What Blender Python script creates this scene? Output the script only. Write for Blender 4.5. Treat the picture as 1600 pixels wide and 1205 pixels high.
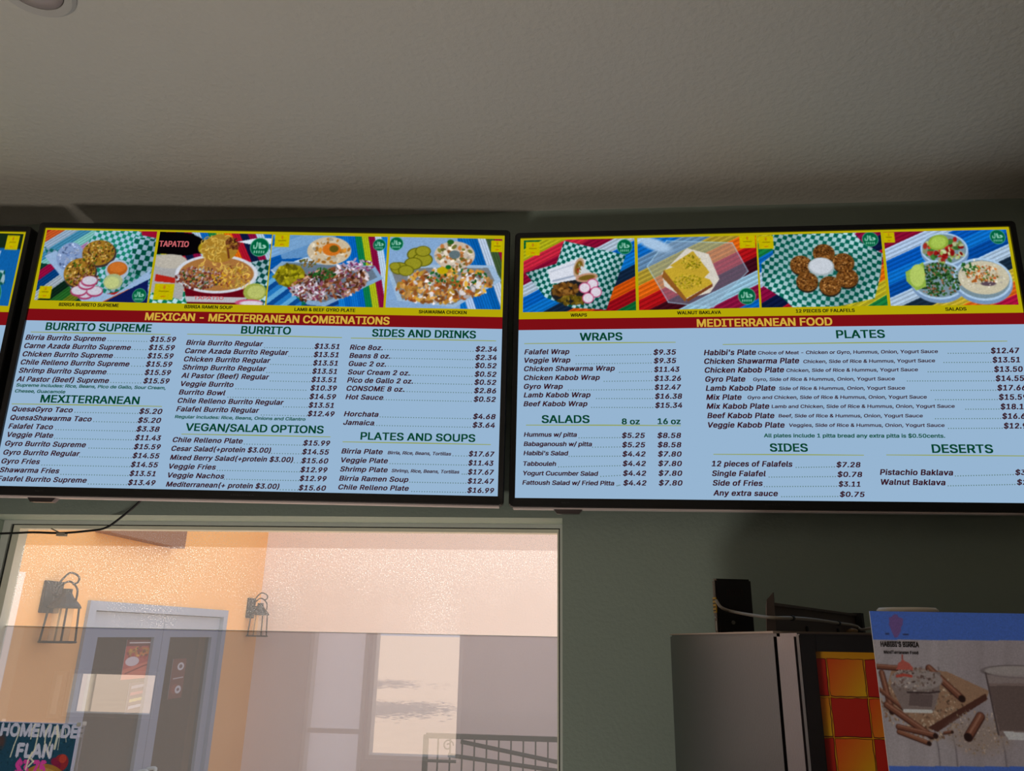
import bpy, bmesh, math, random
import numpy as np
from mathutils import Vector, Matrix
random.seed(4); rng=np.random.default_rng(7)
for o in list(bpy.data.objects): bpy.data.objects.remove(o)
SC=bpy.context.scene; COL=SC.collection
# ------------------------------------------------------------ camera
F=1180.0; CX,CY=800.0,602.5
PITCH,YAW,ROLL=[math.radians(a) for a in (18.3,5.0,1.15)]
fw=Vector((-math.sin(YAW)*math.cos(PITCH),math.cos(YAW)*math.cos(PITCH),math.sin(PITCH)))
rt=Vector((math.cos(YAW),math.sin(YAW),0)); up=rt.cross(fw)
rt2=rt*math.cos(ROLL)+up*math.sin(ROLL); up2=-rt*math.sin(ROLL)+up*math.cos(ROLL)
cd=bpy.data.cameras.new('camera'); cam=bpy.data.objects.new('camera',cd); COL.objects.link(cam)
cam.matrix_world=Matrix(((rt2.x,up2.x,-fw.x,0),(rt2.y,up2.y,-fw.y,0),(rt2.z,up2.z,-fw.z,0),(0,0,0,1)))
cd.sensor_fit='HORIZONTAL'; cd.sensor_width=36.0; cd.lens=36.0*F/1600.0; cd.clip_start=0.02
SC.camera=cam
SC.view_settings.view_transform='Standard'; SC.view_settings.look='None'
SC.view_settings.exposure=0.0; SC.view_settings.gamma=1.0; SC.view_settings.use_curve_mapping=False
def ray(u,v): return rt2*((u-CX)/F)-up2*((v-CY)/F)+fw
def hy(u,v,y):
    d=ray(u,v); return d*(y/d.y)
def hx(u,v,x):
    d=ray(u,v); return d*(x/d.x)
def hz(u,v,z):
    d=ray(u,v); return d*(z/d.z)
# ------------------------------------------------------------ world, sun, area light
w=bpy.data.worlds.new('world'); SC.world=w; w.use_nodes=True
bg=w.node_tree.nodes['Background']; bg.inputs[0].default_value=(0.78,0.86,1.0,1); bg.inputs[1].default_value=1.4
sd=bpy.data.lights.new('sun','SUN'); sd.energy=10.0; sd.angle=0.009; sd.color=(1,0.93,0.84)
so=bpy.data.objects.new('sun',sd); COL.objects.link(so)
so.rotation_euler=Vector((-0.06,0.74,0.68)).to_track_quat('Z','Y').to_euler()
ad=bpy.data.lights.new('floor_glow','AREA'); ad.shape='RECTANGLE'; ad.size=0.55; ad.size_y=0.4; ad.energy=29; ad.color=(1,0.93,0.84)
ao=bpy.data.objects.new('floor_glow',ad); COL.objects.link(ao); ao.location=(-1.15,-0.75,-1.70)
ao.rotation_euler=Vector((0,0,-1)).to_track_quat('Z','Y').to_euler()   # shines upward from the sunlit floor
# ------------------------------------------------------------ helpers
def s2l(c):
    c=np.asarray(c,float)
    if c.max()>1.0: c=c/255.0
    return np.where(c<=0.04045,c/12.92,((c+0.055)/1.055)**2.4)
def rgba(c): return tuple(float(v) for v in s2l(c))+(1.0,)
def mat(name,c,rough=0.6,metal=0.0,bump=0.0,scale=60.0,var=0.0,vs=6.0,spec=0.5,detail=3):
    m=bpy.data.materials.new(name); m.use_nodes=True; nt=m.node_tree; b=nt.nodes['Principled BSDF']
    b.inputs['Base Color'].default_value=rgba(c); b.inputs['Roughness'].default_value=rough
    b.inputs['Metallic'].default_value=metal; b.inputs['Specular IOR Level'].default_value=spec
    tc=nt.nodes.new('ShaderNodeTexCoord')
    if bump:
        n=nt.nodes.new('ShaderNodeTexNoise'); n.inputs['Scale'].default_value=scale; n.inputs['Detail'].default_value=detail
        bp=nt.nodes.new('ShaderNodeBump'); bp.inputs['Strength'].default_value=bump; bp.inputs['Distance'].default_value=0.004
        nt.links.new(tc.outputs['Object'],n.inputs['Vector']); nt.links.new(n.outputs['Fac'],bp.inputs['Height']); nt.links.new(bp.outputs[0],b.inputs['Normal'])
    if var:
        n=nt.nodes.new('ShaderNodeTexNoise'); n.inputs['Scale'].default_value=vs; n.inputs['Detail'].default_value=5
        r=nt.nodes.new('ShaderNodeMix'); r.data_type='RGBA'
        l=s2l(c); r.inputs[6].default_value=tuple(l*(1-var))+(1,); r.inputs[7].default_value=tuple(np.minimum(l*(1+var),1))+(1,)
        nt.links.new(tc.outputs['Object'],n.inputs['Vector']); nt.links.new(n.outputs['Fac'],r.inputs[0]); nt.links.new(r.outputs[2],b.inputs['Base Color'])
    return m
def emat(name,c,s=1.0):
    m=bpy.data.materials.new(name); m.use_nodes=True; nt=m.node_tree; nt.nodes.clear()
    o=nt.nodes.new('ShaderNodeOutputMaterial'); e=nt.nodes.new('ShaderNodeEmission'); e.inputs[0].default_value=rgba(c); e.inputs[1].default_value=s
    nt.links.new(e.outputs[0],o.inputs[0]); return m
def colmat(name,emit,rough=0.5):
    m=bpy.data.materials.new(name); m.use_nodes=True; nt=m.node_tree
    a=nt.nodes.new('ShaderNodeVertexColor'); a.layer_name='Col'
    if emit:
        o=nt.nodes['Material Output']; e=nt.nodes.new('ShaderNodeEmission'); nt.links.new(a.outputs[0],e.inputs[0]); nt.links.new(e.outputs[0],o.inputs[0])
    else:
        b=nt.nodes['Principled BSDF']; b.inputs['Roughness'].default_value=rough; nt.links.new(a.outputs[0],b.inputs['Base Color'])
    return m
def link(name,me,m,parent=None,smooth=False):
    o=bpy.data.objects.new(name,me); COL.objects.link(o)
    if m is not None: me.materials.append(m)
    if parent is not None: o.parent=parent
    if smooth: me.polygons.foreach_set('use_smooth',[True]*len(me.polygons))
    return o
def tag(o,label,cat,group=None,kind=None):
    o['label']=label; o['category']=cat
    if group: o['group']=group
    if kind: o['kind']=kind
    return o
def thing(name,label,cat,loc=(0,0,0),rot=(0,0,0),group=None):
    o=bpy.data.objects.new(name,None); COL.objects.link(o); o.location=loc; o.rotation_euler=rot; o.empty_display_size=0.05
    return tag(o,label,cat,group)
class MB:
    def __init__(s): s.v=[]; s.f=[]
    def add(s,vs,fs):
        n=len(s.v); s.v+= [tuple(v) for v in vs]; s.f+=[tuple(i+n for i in f) for f in fs]; return s
    def box(s,x0,x1,y0,y1,z0,z1):
        x0,x1=min(x0,x1),max(x0,x1); y0,y1=min(y0,y1),max(y0,y1); z0,z1=min(z0,z1),max(z0,z1)
        return s.add([(x0,y0,z0),(x1,y0,z0),(x1,y1,z0),(x0,y1,z0),(x0,y0,z1),(x1,y0,z1),(x1,y1,z1),(x0,y1,z1)],
          [(0,3,2,1),(4,5,6,7),(0,1,5,4),(1,2,6,5),(2,3,7,6),(3,0,4,7)])
    def tube(s,pts,r,n=8,cap=True):
        pts=[Vector(p) for p in pts]; m=len(pts); rs=r if isinstance(r,(list,tuple)) else [r]*m
        base=len(s.v); prev=None
        for i,p in enumerate(pts):
            t=(pts[min(i+1,m-1)]-pts[max(i-1,0)]).normalized()
            if prev is None:
                a=Vector((0,0,1)) if abs(t.z)<0.9 else Vector((1,0,0)); e1=t.cross(a).normalized()
            else: e1=(prev-t*prev.dot(t)).normalized()
            prev=e1; e2=t.cross(e1)
            for k in range(n):
                an=2*math.pi*k/n; s.v.append(tuple(p+(e1*math.cos(an)+e2*math.sin(an))*rs[i]))
        for i in range(m-1):
            for k in range(n):
                a=base+i*n+k; b=base+i*n+(k+1)%n; s.f.append((a,b,b+n,a+n))
        if cap:
            s.f.append(tuple(base+k for k in reversed(range(n)))); s.f.append(tuple(base+(m-1)*n+k for k in range(n)))
        return s
    def lathe(s,prof,c=(0,0,0),n=24,ax='z'):
        base=len(s.v); m=len(prof)
        for r,h in prof:
            for k in range(n):
                a=2*math.pi*k/n; p=(r*math.cos(a),r*math.sin(a),h)
                if ax=='x': p=(p[2],p[0],p[1])
                if ax=='y': p=(p[0],p[2],p[1])
                s.v.append((c[0]+p[0],c[1]+p[1],c[2]+p[2]))
        for i in range(m-1):
            for k in range(n):
                a=base+i*n+k; b=base+i*n+(k+1)%n; s.f.append((a,b,b+n,a+n))
        s.f.append(tuple(base+k for k in reversed(range(n)))); s.f.append(tuple(base+(m-1)*n+k for k in range(n)))
        return s
    def build(s,name,m,parent=None,bevel=0.0,smooth=False,seg=2):
        me=bpy.data.meshes.new(name); me.from_pydata(s.v,[],s.f); me.update()
        if bevel:
            bm=bmesh.new(); bm.from_mesh(me); bmesh.ops.bevel(bm,geom=bm.edges[:],offset=bevel,segments=seg,affect='EDGES',clamp_overlap=True); bm.to_mesh(me); bm.free()
        return link(name,me,m,parent,smooth)
def struct(o): o['kind']='structure'; return o
def spline(pts,k=6):
    P=[Vector(p) for p in pts]; out=[]
    for i in range(len(P)-1):
        a=P[max(i-1,0)];b=P[i];c=P[i+1];d=P[min(i+2,len(P)-1)]
        for j in range(k):
            t=j/k; out.append(0.5*((2*b)+(c-a)*t+(2*a-5*b+4*c-d)*t*t+(-a+3*b-3*c+d)*t**3))
    out.append(P[-1]); return out
# ------------------------------------------------------------ lettering
import os
FONT=None
try: FONT=bpy.data.fonts.load(os.path.join(bpy.utils.system_resource('DATAFILES'),'fonts','Inter.woff2'))   # Blender's own bundled font
except Exception: FONT=None
from mathutils.geometry import delaunay_2d_cdt
def text_mesh(s,shear=0.0,off=0.0,space=1.0,res=3):
    """outline of the lettering, triangulated by winding number (the font's contours overlap)"""
    cu=bpy.data.curves.new('t','FONT'); cu.body=s; cu.size=1; cu.shear=shear; cu.resolution_u=res; cu.space_character=space; cu.fill_mode='NONE'
    if FONT: cu.font=FONT
    ob=bpy.data.objects.new('t',cu); me=ob.to_mesh(); n=len(me.vertices)
    v=np.zeros(n*3); me.vertices.foreach_get('co',v); v=v.reshape(-1,3)[:,:2]
    E=set(tuple(sorted(e.vertices)) for e in me.edges); ob.to_mesh_clear(); bpy.data.objects.remove(ob); bpy.data.curves.remove(cu)
    loops=[]; a=0
    for i in range(n):
        if i==n-1 or (i,i+1) not in E: loops.append(list(range(a,i+1))); a=i+1
    ed=[(l[k],l[(k+1)%len(l)]) for l in loops if len(l)>2 for k in range(len(l))]
    r=delaunay_2d_cdt([Vector(p) for p in v],ed,[],0,1e-5); vc=np.array([p[:] for p in r[0]]); T=np.array([f[:3] for f in r[2]])
    c=vc[T].mean(1); A=v[[e[0] for e in ed]]; B=v[[e[1] for e in ed]]
    y=c[:,1:2]; upw=(A[None,:,1]<=y)&(B[None,:,1]>y); dn=(A[None,:,1]>y)&(B[None,:,1]<=y)
    xi=A[None,:,0]+(y-A[None,:,1])*(B[None,:,0]-A[None,:,0])/np.where(np.abs(B[None,:,1]-A[None,:,1])<1e-12,1e-12,B[None,:,1]-A[None,:,1])
    wn=((upw&(xi>c[:,0:1])).sum(1)-(dn&(xi>c[:,0:1])).sum(1)); T=T[wn!=0]
    used=np.unique(T); mp=-np.ones(len(vc),int); mp[used]=np.arange(len(used))
    return vc[used],[tuple(int(q) for q in t) for t in mp[T]]
_v,_=text_mesh('H'); CAP=float(_v[:,1].max()-_v[:,1].min())
def put_text(mb,s,P0,dx,dz,width,cap,shear=0.0,off=0.0,space=1.0):
    """P0 baseline start (Vector), dx unit along text, dz unit up"""
    v,f=text_mesh(s,shear,off,space)
    x0,x1=v[:,0].min(),v[:,0].max(); sx=width/(x1-x0) if width else cap/CAP; sy=cap/CAP
    o=1.25*off*sy; sh=[(0,0)] if off==0 else [(-o,-o*.6),(o,-o*.6),(-o,o*.6),(o,o*.6)]   # heavier weight: overlapping copies a hair apart
    nn=dx.cross(dz)
    for kk,(a0,b0) in enumerate(sh): mb.add([P0+nn*(kk*.00004)+dx*float((a[0]-x0)*sx+a0)+dz*float(a[1]*sy+b0) for a in v],f)
# ------------------------------------------------------------ painter for photographs shown on flat surfaces
class Art:
    def __init__(s,w=230,h=146,base=(40,60,90)):
        s.w,s.h=w,h; s.a=np.zeros((h,w,3)); s.a[:]=base
        s.Y,s.X=np.mgrid[0:h,0:w].astype(float); s.X=(s.X+.5)/w; s.Y=(s.Y+.5)/h; s.as_=h/w
    def mix(s,m,c): s.a+= (np.array(c,float)-s.a)*np.clip(m,0,1)[...,None]
    def ell(s,x,y,rx,ry,c,rot=0,soft=None,op=1.0):
        m=s.em(x,y,rx,ry,rot,soft); s.mix(m*op,c); return m
    def em(s,x,y,rx,ry,rot=0,soft=None):
        dx=s.X-x; dy=(s.Y-y)*s.as_; ry=ry*s.as_; r=math.radians(rot); a=dx*math.cos(r)+dy*math.sin(r); b=-dx*math.sin(r)+dy*math.cos(r)
        d=np.sqrt((a/rx)**2+(b/ry)**2); sf=(soft if soft else 1.2/s.w/min(rx,ry)); return np.clip((1-d)/sf+0.5,0,1)
    def pm(s,pts):
        m=np.zeros_like(s.X,bool); n=len(pts)
        for i in range(n):
            x1,y1=pts[i]; x2,y2=pts[(i+1)%n]
            if y1==y2: continue
            c=((y1>s.Y)!=(y2>s.Y))&(s.X<(x2-x1)*(s.Y-y1)/(y2-y1)+x1); m^=c
        return m.astype(float)
    def poly(s,pts,c,op=1.0): m=s.pm(pts); s.mix(m*op,c); return m
    def stripes(s,ang,pal,per,m=None,ph=0.0,jit=0.12):
        r=math.radians(ang); t=(s.X*math.sin(r)+s.Y*s.as_*math.cos(r))/per+ph
        n=len(pal); idx=np.floor(t*n).astype(int)%n; col=np.array(pal,float)[idx]
        fine=1+jit*np.sin(t*n*19)+jit*0.6*np.sin(t*n*43+1); col=col*fine[...,None]
        s.mix(np.ones_like(s.X) if m is None else m,(0,0,0)) if False else None
        mm=(np.ones_like(s.X) if m is None else m)[...,None]; s.a=s.a*(1-mm)+col*mm
    def check(s,m,ang,sc,c1=(20,95,85),c2=(165,195,205),warp=0.0,pers=0.0):
        r=math.radians(ang); x=s.X+warp*np.sin(s.Y*9); y=s.Y*s.as_+warp*np.sin(s.X*11)
        k=1+pers*(s.Y-0.5); a=(x*math.cos(r)+y*math.sin(r))/sc*k; b=(-x*math.sin(r)+y*math.cos(r))/sc*k
        i=(np.floor(a)+np.floor(b))%2; sh=1-0.18*np.clip(np.sin(x*7+y*5),0,1)
        col=np.where(i[...,None]>0.5,np.array(c1,float),np.array(c2,float))*sh[...,None]; s.a=s.a*(1-m[...,None])+col*m[...,None]
    def scatter(s,x,y,rx,ry,n,sz,pal,rot=0,elong=1.6):
        rr=math.radians(rot)
        for _ in range(n):
            a=rng.uniform(0,6.283); q=math.sqrt(rng.uniform()); ex=rx*q*math.cos(a); ey=ry*q*math.sin(a)*s.as_
            px=x+ex*math.cos(rr)-ey*math.sin(rr); py=y+(ex*math.sin(rr)+ey*math.cos(rr))/s.as_
            r=rng.uniform(*sz); s.spot(px,py,r*elong,r,rng.uniform(0,180),np.array(pal[rng.integers(len(pal))])*rng.uniform(0.72,1.15))
    def spot(s,x,y,rx,ry,rot,c):
        R=max(rx,ry)*1.3; i0=max(int((x-R)*s.w),0); i1=min(int((x+R)*s.w)+2,s.w); q=R/s.as_; j0=max(int((y-q)*s.h),0); j1=min(int((y+q)*s.h)+2,s.h)
        if i0>=i1 or j0>=j1: return
        dx=s.X[j0:j1,i0:i1]-x; dy=(s.Y[j0:j1,i0:i1]-y)*s.as_; r=math.radians(rot); a=dx*math.cos(r)+dy*math.sin(r); b=-dx*math.sin(r)+dy*math.cos(r)
        m=np.clip((1-np.sqrt((a/rx)**2+(b/ry)**2))/0.3,0,1)[...,None]; s.a[j0:j1,i0:i1]+=(np.array(c,float)-s.a[j0:j1,i0:i1])*m
    def line(s,pts,wd,c,op=1.0):
        for (x1,y1),(x2,y2) in zip(pts[:-1],pts[1:]):
            ax,ay=x1,y1*s.as_; bx,by=x2,y2*s.as_; L=(bx-ax)**2+(by-ay)**2+1e-12
            t=np.clip(((s.X-ax)*(bx-ax)+(s.Y*s.as_-ay)*(by-ay))/L,0,1)
            d=np.hypot(s.X-ax-t*(bx-ax),s.Y*s.as_-ay-t*(by-ay)); s.mix(np.clip((wd-d)*s.w+0.5,0,1)*op,c)
    def halal(s,x,y,r=0.062):
        g=s.as_; s.ell(x,y,r,r/g,(95,160,130)); s.ell(x,y,r*.93,r*.93/g,(8,92,62)); 
        W=(150,190,175); q=lambda L:[(x+a*r,y+b*r/g) for a,b in L]; t=r*.055
        s.line(q([(-.62,-.15),(-.6,.12),(-.38,.14),(-.3,-.1),(-.3,-.5)]),t,W); s.line(q([(-.12,-.42),(-.02,.12),(.12,.1),(.02,-.45)]),t,W)
        s.line(q([(.12,.12),(.45,.1),(.62,-.02),(.5,-.18),(.32,-.2),(.5,-.02)]),t,W)
        for k in range(5): s.line(q([(-.5+k*.24,.42),(-.5+k*.24,.6)]),t,W)
    def tagy(s,x,y,w=0.12,h=0.2):
        s.poly([(x,y),(x+w,y),(x+w,y+h),(x,y+h)],(172,160,10)); s.ell(x+w/2,y+h*.22,w*.06,h*.13,(165,110,30)); 
        s.line([(x+w*.25,y+h*.48),(x+w*.75,y+h*.48)],.0025,(95,80,20)); s.line([(x+w*.4,y+h*.8),(x+w*.6,y+h*.8)],.004,(170,100,25))
    def text(s,t,x,y,w_,h_,c,bold=0.0):
        v,f=text_mesh(t); x0,x1=v[:,0].min(),v[:,0].max(); m=np.zeros_like(s.X); sx=w_/(x1-x0); sy=h_/CAP
        for ox,oy in ((0,0),(bold,0),(-bold,0),(0,bold),(0,-bold)):
            for tr in f:
                p=[(x+(v[k][0]-x0)*sx+ox,y-v[k][1]*sy+oy) for k in tr]; xs=[a[0] for a in p]; ys=[a[1] for a in p]
                i0=max(int(min(xs)*s.w)-1,0); i1=min(int(max(xs)*s.w)+2,s.w); j0=max(int(min(ys)*s.h)-1,0); j1=min(int(max(ys)*s.h)+2,s.h)
                if i0>=i1 or j0>=j1: continue
                X=s.X[j0:j1,i0:i1]; Y=s.Y[j0:j1,i0:i1]; e=[(p[(k+1)%3][0]-p[k][0])*(Y-p[k][1])-(p[(k+1)%3][1]-p[k][1])*(X-p[k][0]) for k in range(3)]
                q=((e[0]>=0)&(e[1]>=0)&(e[2]>=0))|((e[0]<=0)&(e[1]<=0)&(e[2]<=0)); m[j0:j1,i0:i1][q]=1
        s.mix(m,c)
    def noise(s,k=0.06): s.a*= (1+k*rng.standard_normal(s.a.shape[:2]))[...,None]
    def blur(s):
        p=np.pad(s.a,((1,1),(1,1),(0,0)),'edge'); s.a=(p[1:-1,1:-1]*4+p[:-2,1:-1]+p[2:,1:-1]+p[1:-1,:-2]+p[1:-1,2:])/8
def art_mesh(art,corner,name,m,parent):
    """corner: TL,TR,BR,BL vectors; one vertex per sample"""
    h,w=art.h,art.w; TL,TR,BR,BL=[np.array(c[:]) for c in corner]
    U,V=np.meshgrid(np.linspace(0,1,w),np.linspace(0,1,h)); U=U[...,None];V=V[...,None]
    P=(TL*(1-U)+TR*U)*(1-V)+(BL*(1-U)+BR*U)*V
    me=bpy.data.meshes.new(name); me.vertices.add(w*h); me.vertices.foreach_set('co',P.reshape(-1).astype(np.float32))
    i=np.arange(w*h).reshape(h,w); q=np.stack([i[1:,:-1],i[1:,1:],i[:-1,1:],i[:-1,:-1]],-1).reshape(-1,4); n=len(q)
    me.loops.add(n*4); me.loops.foreach_set('vertex_index',q.reshape(-1).astype(np.int32))
    me.polygons.add(n); me.polygons.foreach_set('loop_start',(np.arange(n)*4).astype(np.int32)); me.update(calc_edges=True)
    c=me.color_attributes.new('Col','FLOAT_COLOR','POINT'); lin=np.ones((h*w,4)); lin[:,:3]=s2l(np.clip(art.a.reshape(-1,3),0,254.9)/255.0)
    c.data.foreach_set('color',lin.reshape(-1).astype(np.float32)); return link(name,me,m,parent)
# ------------------------------------------------------------ materials
M_wall=mat('sage_green_paint',(150,163,150),0.7,bump=0.25,scale=120,var=0.05,vs=3)
M_ceil=mat('warm_white_ceiling_paint',(204,196,182),0.5,bump=0.8,scale=70,var=0.04,vs=2,detail=5)
M_int=mat('interior_paint',(150,145,135),0.8); M_floor=mat('floor_tile',(120,105,90),0.5,var=0.1)
M_alu=mat('pale_window_aluminium',(205,208,200),0.4,bump=0.1); M_gask=mat('dark_gasket',(40,42,38),0.6)
M_black=mat('black_plastic',(16,15,17),0.35); M_blackmat=mat('matt_black',(12,12,13),0.6)
M_steel=mat('brushed_stainless',(112,104,106),0.30,1.0,bump=0.05,scale=300)
M_orange=mat('orange_stucco',(243,180,114),0.9,bump=0.3,scale=60,var=0.06,vs=3)
M_pink=mat('pink_stucco',(236,212,202),0.9,bump=0.3,scale=60,var=0.05,vs=2)
M_conc=mat('pale_concrete',(212,188,164),0.9,bump=0.3,scale=20,var=0.12,vs=2)
M_iron=mat('wrought_iron',(38,34,36),0.5,0.3); M_door=mat('grey_door_frame_paint',(150,156,172),0.5)
M_emi=colmat('screen_photo',True); M_print=colmat('printed_art',False,0.45)
# ------------------------------------------------------------ room shell
YW,YF,YG=1.87,1.98,2.01; ZC,ZF=1.14,-1.75; XL,XR=-5.2,2.2; YR=-3.5
WXL,WXR,WZT,WZB=hy(5.6,820,YF).x,-0.033,0.276,-0.85
m=MB(); m.box(XL-.2,WXL,YW,2.08,ZF,ZC+.6); m.box(WXR,XR+.2,YW,2.08,ZF,ZC+.6); m.box(WXL,WXR,YW,2.08,WZT,ZC+.6); m.box(WXL,WXR,YW,2.08,ZF,WZB)
struct(m.build('wall_front',M_wall))
struct(MB().box(XL-.2,XR+.2,YR-.2,YW,ZC,ZC+.2).build('ceiling',M_ceil))
struct(MB().box(XL-.2,XR+.2,YR-.2,2.08,ZF-.1,ZF).build('floor',M_floor))
struct(MB().box(XL-.2,XL,YR-.2,YW,ZF,ZC).build('wall_left',M_int)); struct(MB().box(XR,XR+.2,YR-.2,YW,ZF,ZC).build('wall_right',M_int))
OP=[(-5.09,-4.96,-.84,-.42),(-4.93,-4.02,-.82,-.40),(-2.55,-1.98,-1.6,.30),(-1.94,-1.07,-1.10,.30)]
m=MB(); xs=[XL]+[v for o in OP for v in o[:2]]+[XR]
for i in range(0,len(xs),2): m.box(xs[i],xs[i+1],YR-.2,YR,ZF,ZC)
for a,b,c,d in OP: m.box(a,b,YR-.2,YR,ZF,c); m.box(a,b,YR-.2,YR,d,ZC)
struct(m.build('wall_back',M_int))
for n,(a,b,c,d) in enumerate(OP):
    fr=MB(); e=.035
    fr.box(a,a+e,YR-.12,YR+.02,c,d).box(b-e,b,YR-.12,YR+.02,c,d).box(a+e,b-e,YR-.12,YR+.02,c,c+e).box(a+e,b-e,YR-.12,YR+.02,d-e,d)
    struct(fr.build('trim_%d'%(n+1),M_alu))
_d=bpy.data.objects.new('door_1',None); COL.objects.link(_d); _d['kind']='structure'
M_fr=bpy.data.materials.new('frosted_film'); M_fr.use_nodes=True; _n=M_fr.node_tree; _t=_n.nodes.new('ShaderNodeBsdfTranslucent'); _t.inputs[0].default_value=(.8,.8,.84,1); _n.links.new(_t.outputs[0],_n.nodes['Material Output'].inputs[0])
MB().box(-2.515,-2.015,YR-.10,YR-.095,-1.565,.265).build('frosted_pane',M_fr,_d); MB().box(-2.53,-2.0,YR-.06,YR-.02,-.90,-.86).build('push_bar',M_alu,_d)
# ------------------------------------------------------------ window 1
def glass(name,tint,refl,haze,specks,rough=0.0):
    m=bpy.data.materials.new(name); m.use_nodes=True; nt=m.node_tree; nt.nodes.clear(); N=nt.nodes.new; Lk=nt.links.new
    o=N('ShaderNodeOutputMaterial'); tr=N('ShaderNodeBsdfTransparent'); tr.inputs[0].default_value=tuple(tint)+(1,)
    gl=N('ShaderNodeBsdfGlossy'); gl.inputs['Roughness'].default_value=rough; mx=N('ShaderNodeMixShader'); mx.inputs[0].default_value=refl
    Lk(tr.outputs[0],mx.inputs[1]); Lk(gl.outputs[0],mx.inputs[2])
    di=N('ShaderNodeBsdfTranslucent'); di.inputs[0].default_value=(.95,.93,.9,1)
    tc=N('ShaderNodeTexCoord'); vo=N('ShaderNodeTexNoise'); vo.inputs['Scale'].default_value=400; vo.inputs['Detail'].default_value=2; Lk(tc.outputs['Object'],vo.inputs['Vector'])
    r1=N('ShaderNodeValToRGB'); r1.color_ramp.elements[0].position=.57; r1.color_ramp.elements[1].position=.70; Lk(vo.outputs['Fac'],r1.inputs[0])
    big=N('ShaderNodeTexNoise'); big.inputs['Scale'].default_value=4; big.inputs['Detail'].default_value=4; Lk(tc.outputs['Object'],big.inputs['Vector'])
    r2=N('ShaderNodeValToRGB'); r2.color_ramp.elements[0].position=.35; r2.color_ramp.elements[1].position=.65; 
    sp=N('ShaderNodeSeparateXYZ'); Lk(tc.outputs['Object'],sp.inputs[0]); gr=N('ShaderNodeMapRange'); gr.inputs['From Min'].default_value=-.05; gr.inputs['From Max'].default_value=.24; gr.inputs['To Min'].default_value=-.20; gr.inputs['To Max'].default_value=.20; Lk(sp.outputs['Z'],gr.inputs['Value'])
    ad_=N('ShaderNodeMath'); ad_.operation='ADD'; Lk(big.outputs['Fac'],ad_.inputs[0]); Lk(gr.outputs[0],ad_.inputs[1]); Lk(ad_.outputs[0],r2.inputs[0])
    a=N('ShaderNodeMath'); a.operation='MULTIPLY'; Lk(r1.outputs[0],a.inputs[0]); Lk(r2.outputs[0],a.inputs[1])
    b=N('ShaderNodeMath'); b.operation='MULTIPLY_ADD'; b.inputs[1].default_value=specks; b.inputs[2].default_value=haze; Lk(a.outputs[0],b.inputs[0])
    m2=N('ShaderNodeMixShader'); Lk(b.outputs[0],m2.inputs[0]); Lk(mx.outputs[0],m2.inputs[1]); Lk(di.outputs[0],m2.inputs[2]); Lk(m2.outputs[0],o.inputs[0]); return m
GX0,GX1,GZT=hy(31,828,YF+.002).x,hy(870.8,1000,YF+.002).x,hy(450,829.5,YF+.002).z
win=bpy.data.objects.new('window_1',None); COL.objects.link(win); win['kind']='structure'
m=MB(); e=(GX0-WXL)*.45; m.box(WXL,WXL+e,YF,2.035,WZB,WZT).box(WXR-.008,WXR,YF,2.035,WZB,WZT).box(WXL+e,WXR-.008,YF,2.035,WZT-.010,WZT).box(WXL+e,WXR-.008,YF,2.035,WZB,WZB+.03)
m.build('window_frame',M_alu,win)
m=MB(); a=WXL+e; m.box(a,a+.008,YF+.006,2.03,WZB+.03,WZT-.010).box(WXR-.011,WXR-.008,YF+.006,2.03,WZB+.03,WZT-.010).box(a+.01,WXR-.011,YF+.006,2.03,WZT-.013,WZT-.010); m.build('gasket',M_gask,win)
m=MB(); m.box(a+.008,GX0,YF+.002,2.014,WZB+.03,WZT-.013).box(min(GX1,WXR-.012),WXR-.011,YF+.002,2.014,WZB+.03,WZT-.013).box(GX0,GX1,YF+.002,2.014,GZT,WZT-.013); m.build('glazing_bead',mat('pale_bead',(222,218,200),0.5,bump=.2),win)
ZT=hy(400,986,YG).z
MB().add([(GX0,YG,ZT),(GX1,YG,ZT),(GX1,YG,GZT),(GX0,YG,GZT)],[(0,1,2,3)]).build('upper_pane',glass('dusty_glass',(.98,.97,.96),.012,.055,.5),win)
MB().add([(GX0,YG,WZB),(GX1,YG,WZB),(GX1,YG,ZT),(GX0,YG,ZT)],[(0,1,2,3)]).build('lower_pane',glass('tinted_film_glass',(.52,.54,.64),.26,.035,.06),win)
MB().box(GX0,GX1,YG-.003,YG+.003,ZT-.0006,ZT+.0008).build('film_edge',M_alu,win)
struct(MB().box(WXL-.03,WXR+.03,1.80,YF,WZB-.03,WZB).build('trim_9',M_alu))
ct=thing('bounce_counter','white block added out of view under the window to bounce sunlight up','bounce_counter',(-1.0,1.55,ZF))  # unseen reflector added to bounce sunlight onto the window head and walls
MB().box(-1.2,1.1,-.38,.31,.84,.88).build('bounce_top',mat('white_laminate',(225,220,210),.4),ct,.003); MB().box(-1.15,1.05,-.30,.31,0,.84).build('cabinet',M_int,ct)
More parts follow.
